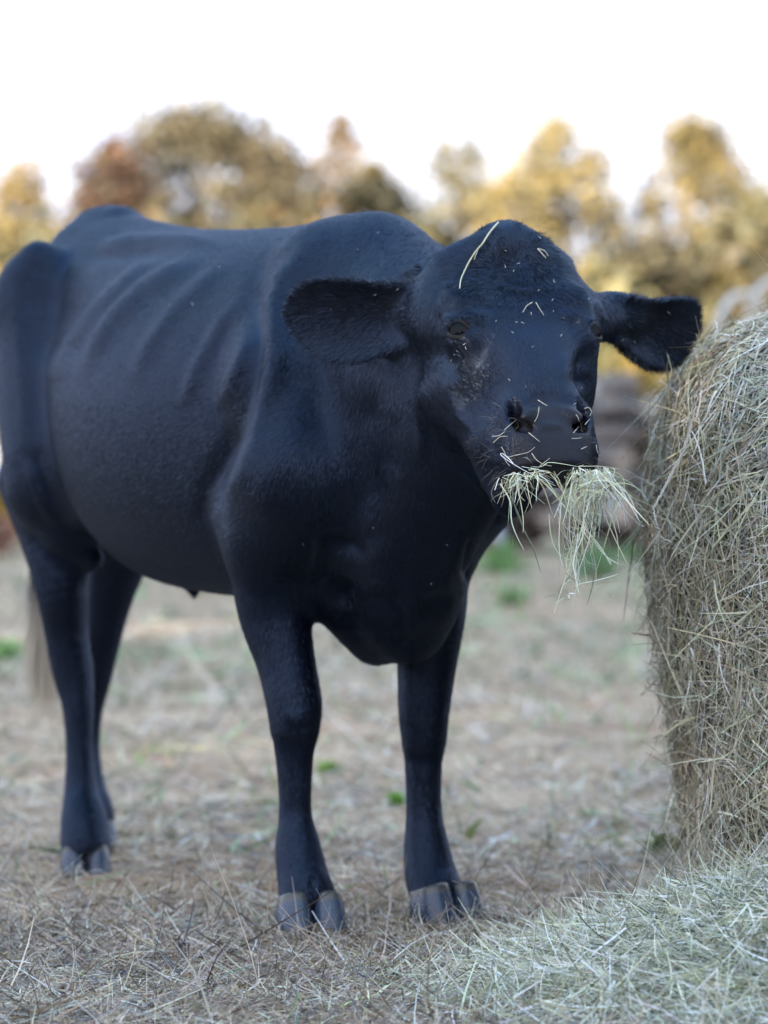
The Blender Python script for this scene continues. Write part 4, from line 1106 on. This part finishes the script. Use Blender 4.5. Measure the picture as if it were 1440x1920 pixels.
cc = np.array([.0010, .0022, .0075])[None] * np.exp(rng.normal(0, .4, (n, 1))); br_ = rng.uniform(size=n) < .10; cc[br_] = np.array([.010, .008, .008])
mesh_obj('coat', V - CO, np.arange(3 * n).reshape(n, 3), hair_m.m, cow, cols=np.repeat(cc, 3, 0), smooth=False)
# long fringe: ear rims and insides, crown tuft, muzzle whiskers, lashes
def strands(P, D, L, Wd, bend, c, name, nseg=3):
    v, f, k = blades(P, D, L, Wd, bend, nseg=nseg, tip=.15, rng=rng)
    return mesh_obj(name, v - CO, f, hair_m.m, cow, cols=np.repeat(np.broadcast_to(c, (len(P), 3)), k, 0), smooth=False)
for sd in (-1, 1):
    e = EARS[sd]
    vi = np.flatnonzero(ear_in == sd); p_ = Wv[vi] - e['b']; x_ = p_ @ e['a'] / e['L']; y_ = p_ @ e['w']
    # rim = vertices whose normal lies in the plane of the ear
    nn = Nw[vi]; rim = (np.abs(nn @ e['n']) < .55) & (x_ > .12)
    low_ = (y_ < 0) & rim; ri = np.concatenate([vi[rim], vi[low_], vi[low_]])
    ri = rng.choice(ri, 4200); Pn = Wv[ri] + rng.normal(0, .002, (len(ri), 3)); nn = Nw[ri]
    lowm = ((Wv[ri] - e['b']) @ e['w'] < 0)[:, None]
    Dn = unit(nn * .8 + e['a'] * .55 + np.array([0, 0, -.45]) * lowm + rng.normal(0, .22, nn.shape))
    Lr = rng.uniform(.004, .010, len(ri)) * np.where(lowm[:, 0], 1.5, .8)
    strands(Pn, Dn, Lr, .0007, np.array([[0, 0, -.12]]) * Lr[:, None], np.array([.034, .037, .046]), 'ear_fringe')  # hair colour raised to imitate the bright rim highlight on the ears
cr = np.flatnonzero((rng.uniform(size=len(hd)) > hd[:, 0] / .14) & (hd[:, 0] > -.03) & (hd[:, 0] < .13) & (np.abs(hd[:, 1]) < .075) & (hd[:, 2] > -.06))
ci = rng.choice(cr, 2600); nn = Nw[ci]; hh = hd[ci]
clump = np.stack([fbm(hh[:, 1]*55, hh[:, 0]*45, 2, s_) - .5 for s_ in (3, 13, 23)], 1) * 2.6
Dn = unit((np.stack([.35 + .5 * (hh[:, 0] > .02), hh[:, 1] * 5, np.full(len(ci), .10)], 1)) @ hX + clump * .8 + nn * .20)
Lr = rng.uniform(.008, .020, len(ci))
strands(Wv[ci], Dn, Lr, .0007, rng.normal(0, .25, (len(ci), 3)) * Lr[:, None], np.array([.0065, .009, .017]), 'forelock')
wi = np.flatnonzero((hd[:, 0] > .36) & (hd[:, 0] < .50) & (np.abs(hd[:, 1]) > .045) & (hd[:, 2] < -.01) & (hd[:, 2] > -.12))
for sd in (-1, 1):
    ci = rng.choice(wi[hd[wi, 1] * sd > 0], 130); Lr = rng.uniform(.012, .034, len(ci))
    strands(Wv[ci], unit(Nw[ci] + rng.normal(0, .35, (len(ci), 3))), Lr, .00055, rng.normal(0, .2, (len(ci), 3)) * Lr[:, None] + np.array([[0, 0, -.004]]), np.array([.10, .095, .09]), 'whiskers')
for sd in (-1, 1):
    e = EYE[sd]; n = 46; q_ = rng.uniform(.12, .88, n) * math.pi
    X_, Z_ = .92 * np.cos(q_), .60 * np.sin(q_)
    dv = unit(e['x'] * X_[:, None] + e['z'] * Z_[:, None] + e['n'] * np.sqrt(np.maximum(1 - X_**2 - Z_**2, .08))[:, None])
    Pn = e['c'] - e['n'] * .0030 + dv * .0260; Lr = rng.uniform(.012, .019, n)
    strands(Pn, unit(dv * .9 + e['z'] * .1 + np.array([0, 0, -.25]) + e['x'] * X_[:, None] * .3 + rng.normal(0, .1, (n, 3))), Lr, .0008, np.array([[0, 0, -.4]]) * Lr[:, None], np.array([.012, .011, .011]), 'eyelashes')
# tail switch
n = 1500; t0 = to_world(Q(78, 1105, -.03)); u_ = rng.uniform(size=n)
Pn = t0 + np.stack([rng.normal(0, .012, n), rng.normal(0, .012, n), rng.uniform(-.10, .08, n)], 1); Lr = rng.uniform(.12, .27, n)
tl = strands(Pn, unit(np.stack([rng.normal(.02, .05, n), rng.normal(0, .05, n), -np.ones(n)], 1)), Lr, .0013, rng.normal(0, .035, (n, 3)) * np.array([1, 1, 0]), np.array([.012, .011, .011]), 'tail_switch', nseg=6)
cattr = tl.data.color_attributes['Col']; zz = np.empty(len(tl.data.vertices) * 3, np.float32); tl.data.vertices.foreach_get('co', zz); zz = zz.reshape(-1, 3)[:, 2]
k_ = np.clip((.60 - zz) / .10 + rng.normal(0, .2, len(zz)), 0, 1)[:, None]
buf = np.ones((len(zz), 4), np.float32); buf[:, :3] = np.array([.014, .013, .013]) * (1 - k_) + np.array([.62, .54, .42]) * k_
cattr.data.foreach_set('color', buf.ravel())

# ------------------------------------------------------------------ hay caught on the face
fpx, fpy = pix(Wv); front = np.flatnonzero((Nw[:, 1] < .3) & (Wv[:, 1] < 6.3))
def on_skin(x, y, lift=.004):
    d2 = (fpx[front] - x) ** 2 + (fpy[front] - y) ** 2
    c = front[d2 < max(60, d2.min() + 20)]
    j = c[np.argmin(Wv[c, 1])]
    return pt(x, y, Wv[j, 1] - lift)
def fleck(name, pts, wid, c, label, group=None, lift=.005, cat='straw'):
    ln = smooth_line([on_skin(x, y, lift) for x, y in pts], max(6, 3 * len(pts)))
    v_, q_ = tube(ln, wid, 5, wid * .55)
    return tag(mesh_obj(name, v_, q_, hay_m.m, cols=np.tile(np.array(c), (len(v_), 1))), label, cat, group)
fleck('straw', [(934, 417), (918, 436), (905, 456), (893, 470), (880, 490), (870, 510), (864, 525), (862, 541)], .0017, (.52, .52, .34), 'long pale straw lying down the left of the cow’s forehead', lift=.010)
fleck('straw', [(897, 466), (893, 476), (889, 487)], .0010, (.45, .46, .33), 'short pale straw branching off the long one on the forehead', lift=.008)
fleck('straw', [(1008, 466), (1016, 475), (1024, 484)], .0010, (.6, .6, .5), 'left leg of the bent straw high on the cow’s forehead', lift=.007)
fleck('straw', [(1008, 466), (1021, 470), (1028, 480)], .0009, (.55, .54, .42), 'right leg of the bent straw high on the cow’s forehead', lift=.007)
fleck('straw', [(998, 567), (988, 573), (980, 586)], .0009, (.52, .5, .4), 'short curved straw on the brow between the eyes', lift=.006)
fleck('straw', [(1005, 567), (1012, 579), (1020, 591)], .0008, (.5, .49, .4), 'short straight straw on the brow between the eyes', lift=.006)
NOSEG = 'bits of hay stuck to the cow’s nose'
for pts in ([(1011, 763), (1008, 780), (1002, 791)], [(1009, 750), (1018, 756), (1026, 761)], [(991, 811), (1002, 820), (1012, 828)], [(925, 830), (938, 819), (952, 818)], [(923, 818), (935, 817), (947, 809)],
            [(946, 806), (955, 798), (966, 789)], [(1080, 777), (1084, 783), (1086, 790)], [(1097, 796), (1101, 791), (1106, 786)], [(1075, 812), (1080, 806), (1085, 800)],
            [(950, 858), (970, 853), (990, 848), (1003, 838)], [(940, 838), (947, 850), (947, 862), (956, 874)], [(1012, 874), (1022, 866), (1031, 859)], [(1090, 842), (1096, 839), (1101, 837)],
            [(1118, 834), (1120, 846), (1124, 856)], [(1072, 822), (1083, 822), (1091, 820)], [(997, 850), (1006, 862), (1018, 870), (1034, 874)], [(1096, 766), (1104, 764), (1109, 772), (1106, 780)]):
    fleck('hay_bit', pts, .0008, np.array((.50, .49, .41)) * RNG.uniform(.75, 1.15), 'short bit of pale hay stuck to the cow’s wet nose', NOSEG, lift=.004, cat='hay bit')
FG = 'tiny pale flecks in the cow’s coat'
for x, y in [(1039, 527), (1010, 544), (1036, 562), (1038, 583), (930, 602), (996, 588), (968, 604), (980, 605), (961, 623), (852, 665), (846, 676), (871, 645), (873, 652), (948, 470), (947, 499), (963, 508), (972, 494), (1012, 445), (1104, 560),
             (1052, 629), (999, 650), (955, 712), (620, 580), (703, 553), (745, 543), (1168, 638), (1254, 586), (1190, 641), (709, 436), (671, 468), (568, 1020), (411, 500), (318, 572), (361, 570), (838, 1022), (1091, 727), (1078, 757), (808, 1095), (700, 990), (1121, 702)]:
    a = RNG.uniform(0, 6.28); r = RNG.uniform(1.2, 3.2)
    fleck('hay_fleck', [(x - r*math.cos(a), y - r*math.sin(a)), (x, y), (x + r*math.cos(a), y + r*math.sin(a))], .0006, (.50, .50, .46), 'tiny pale fleck of hay caught in the cow’s black coat', FG, lift=.006, cat='hay fleck')
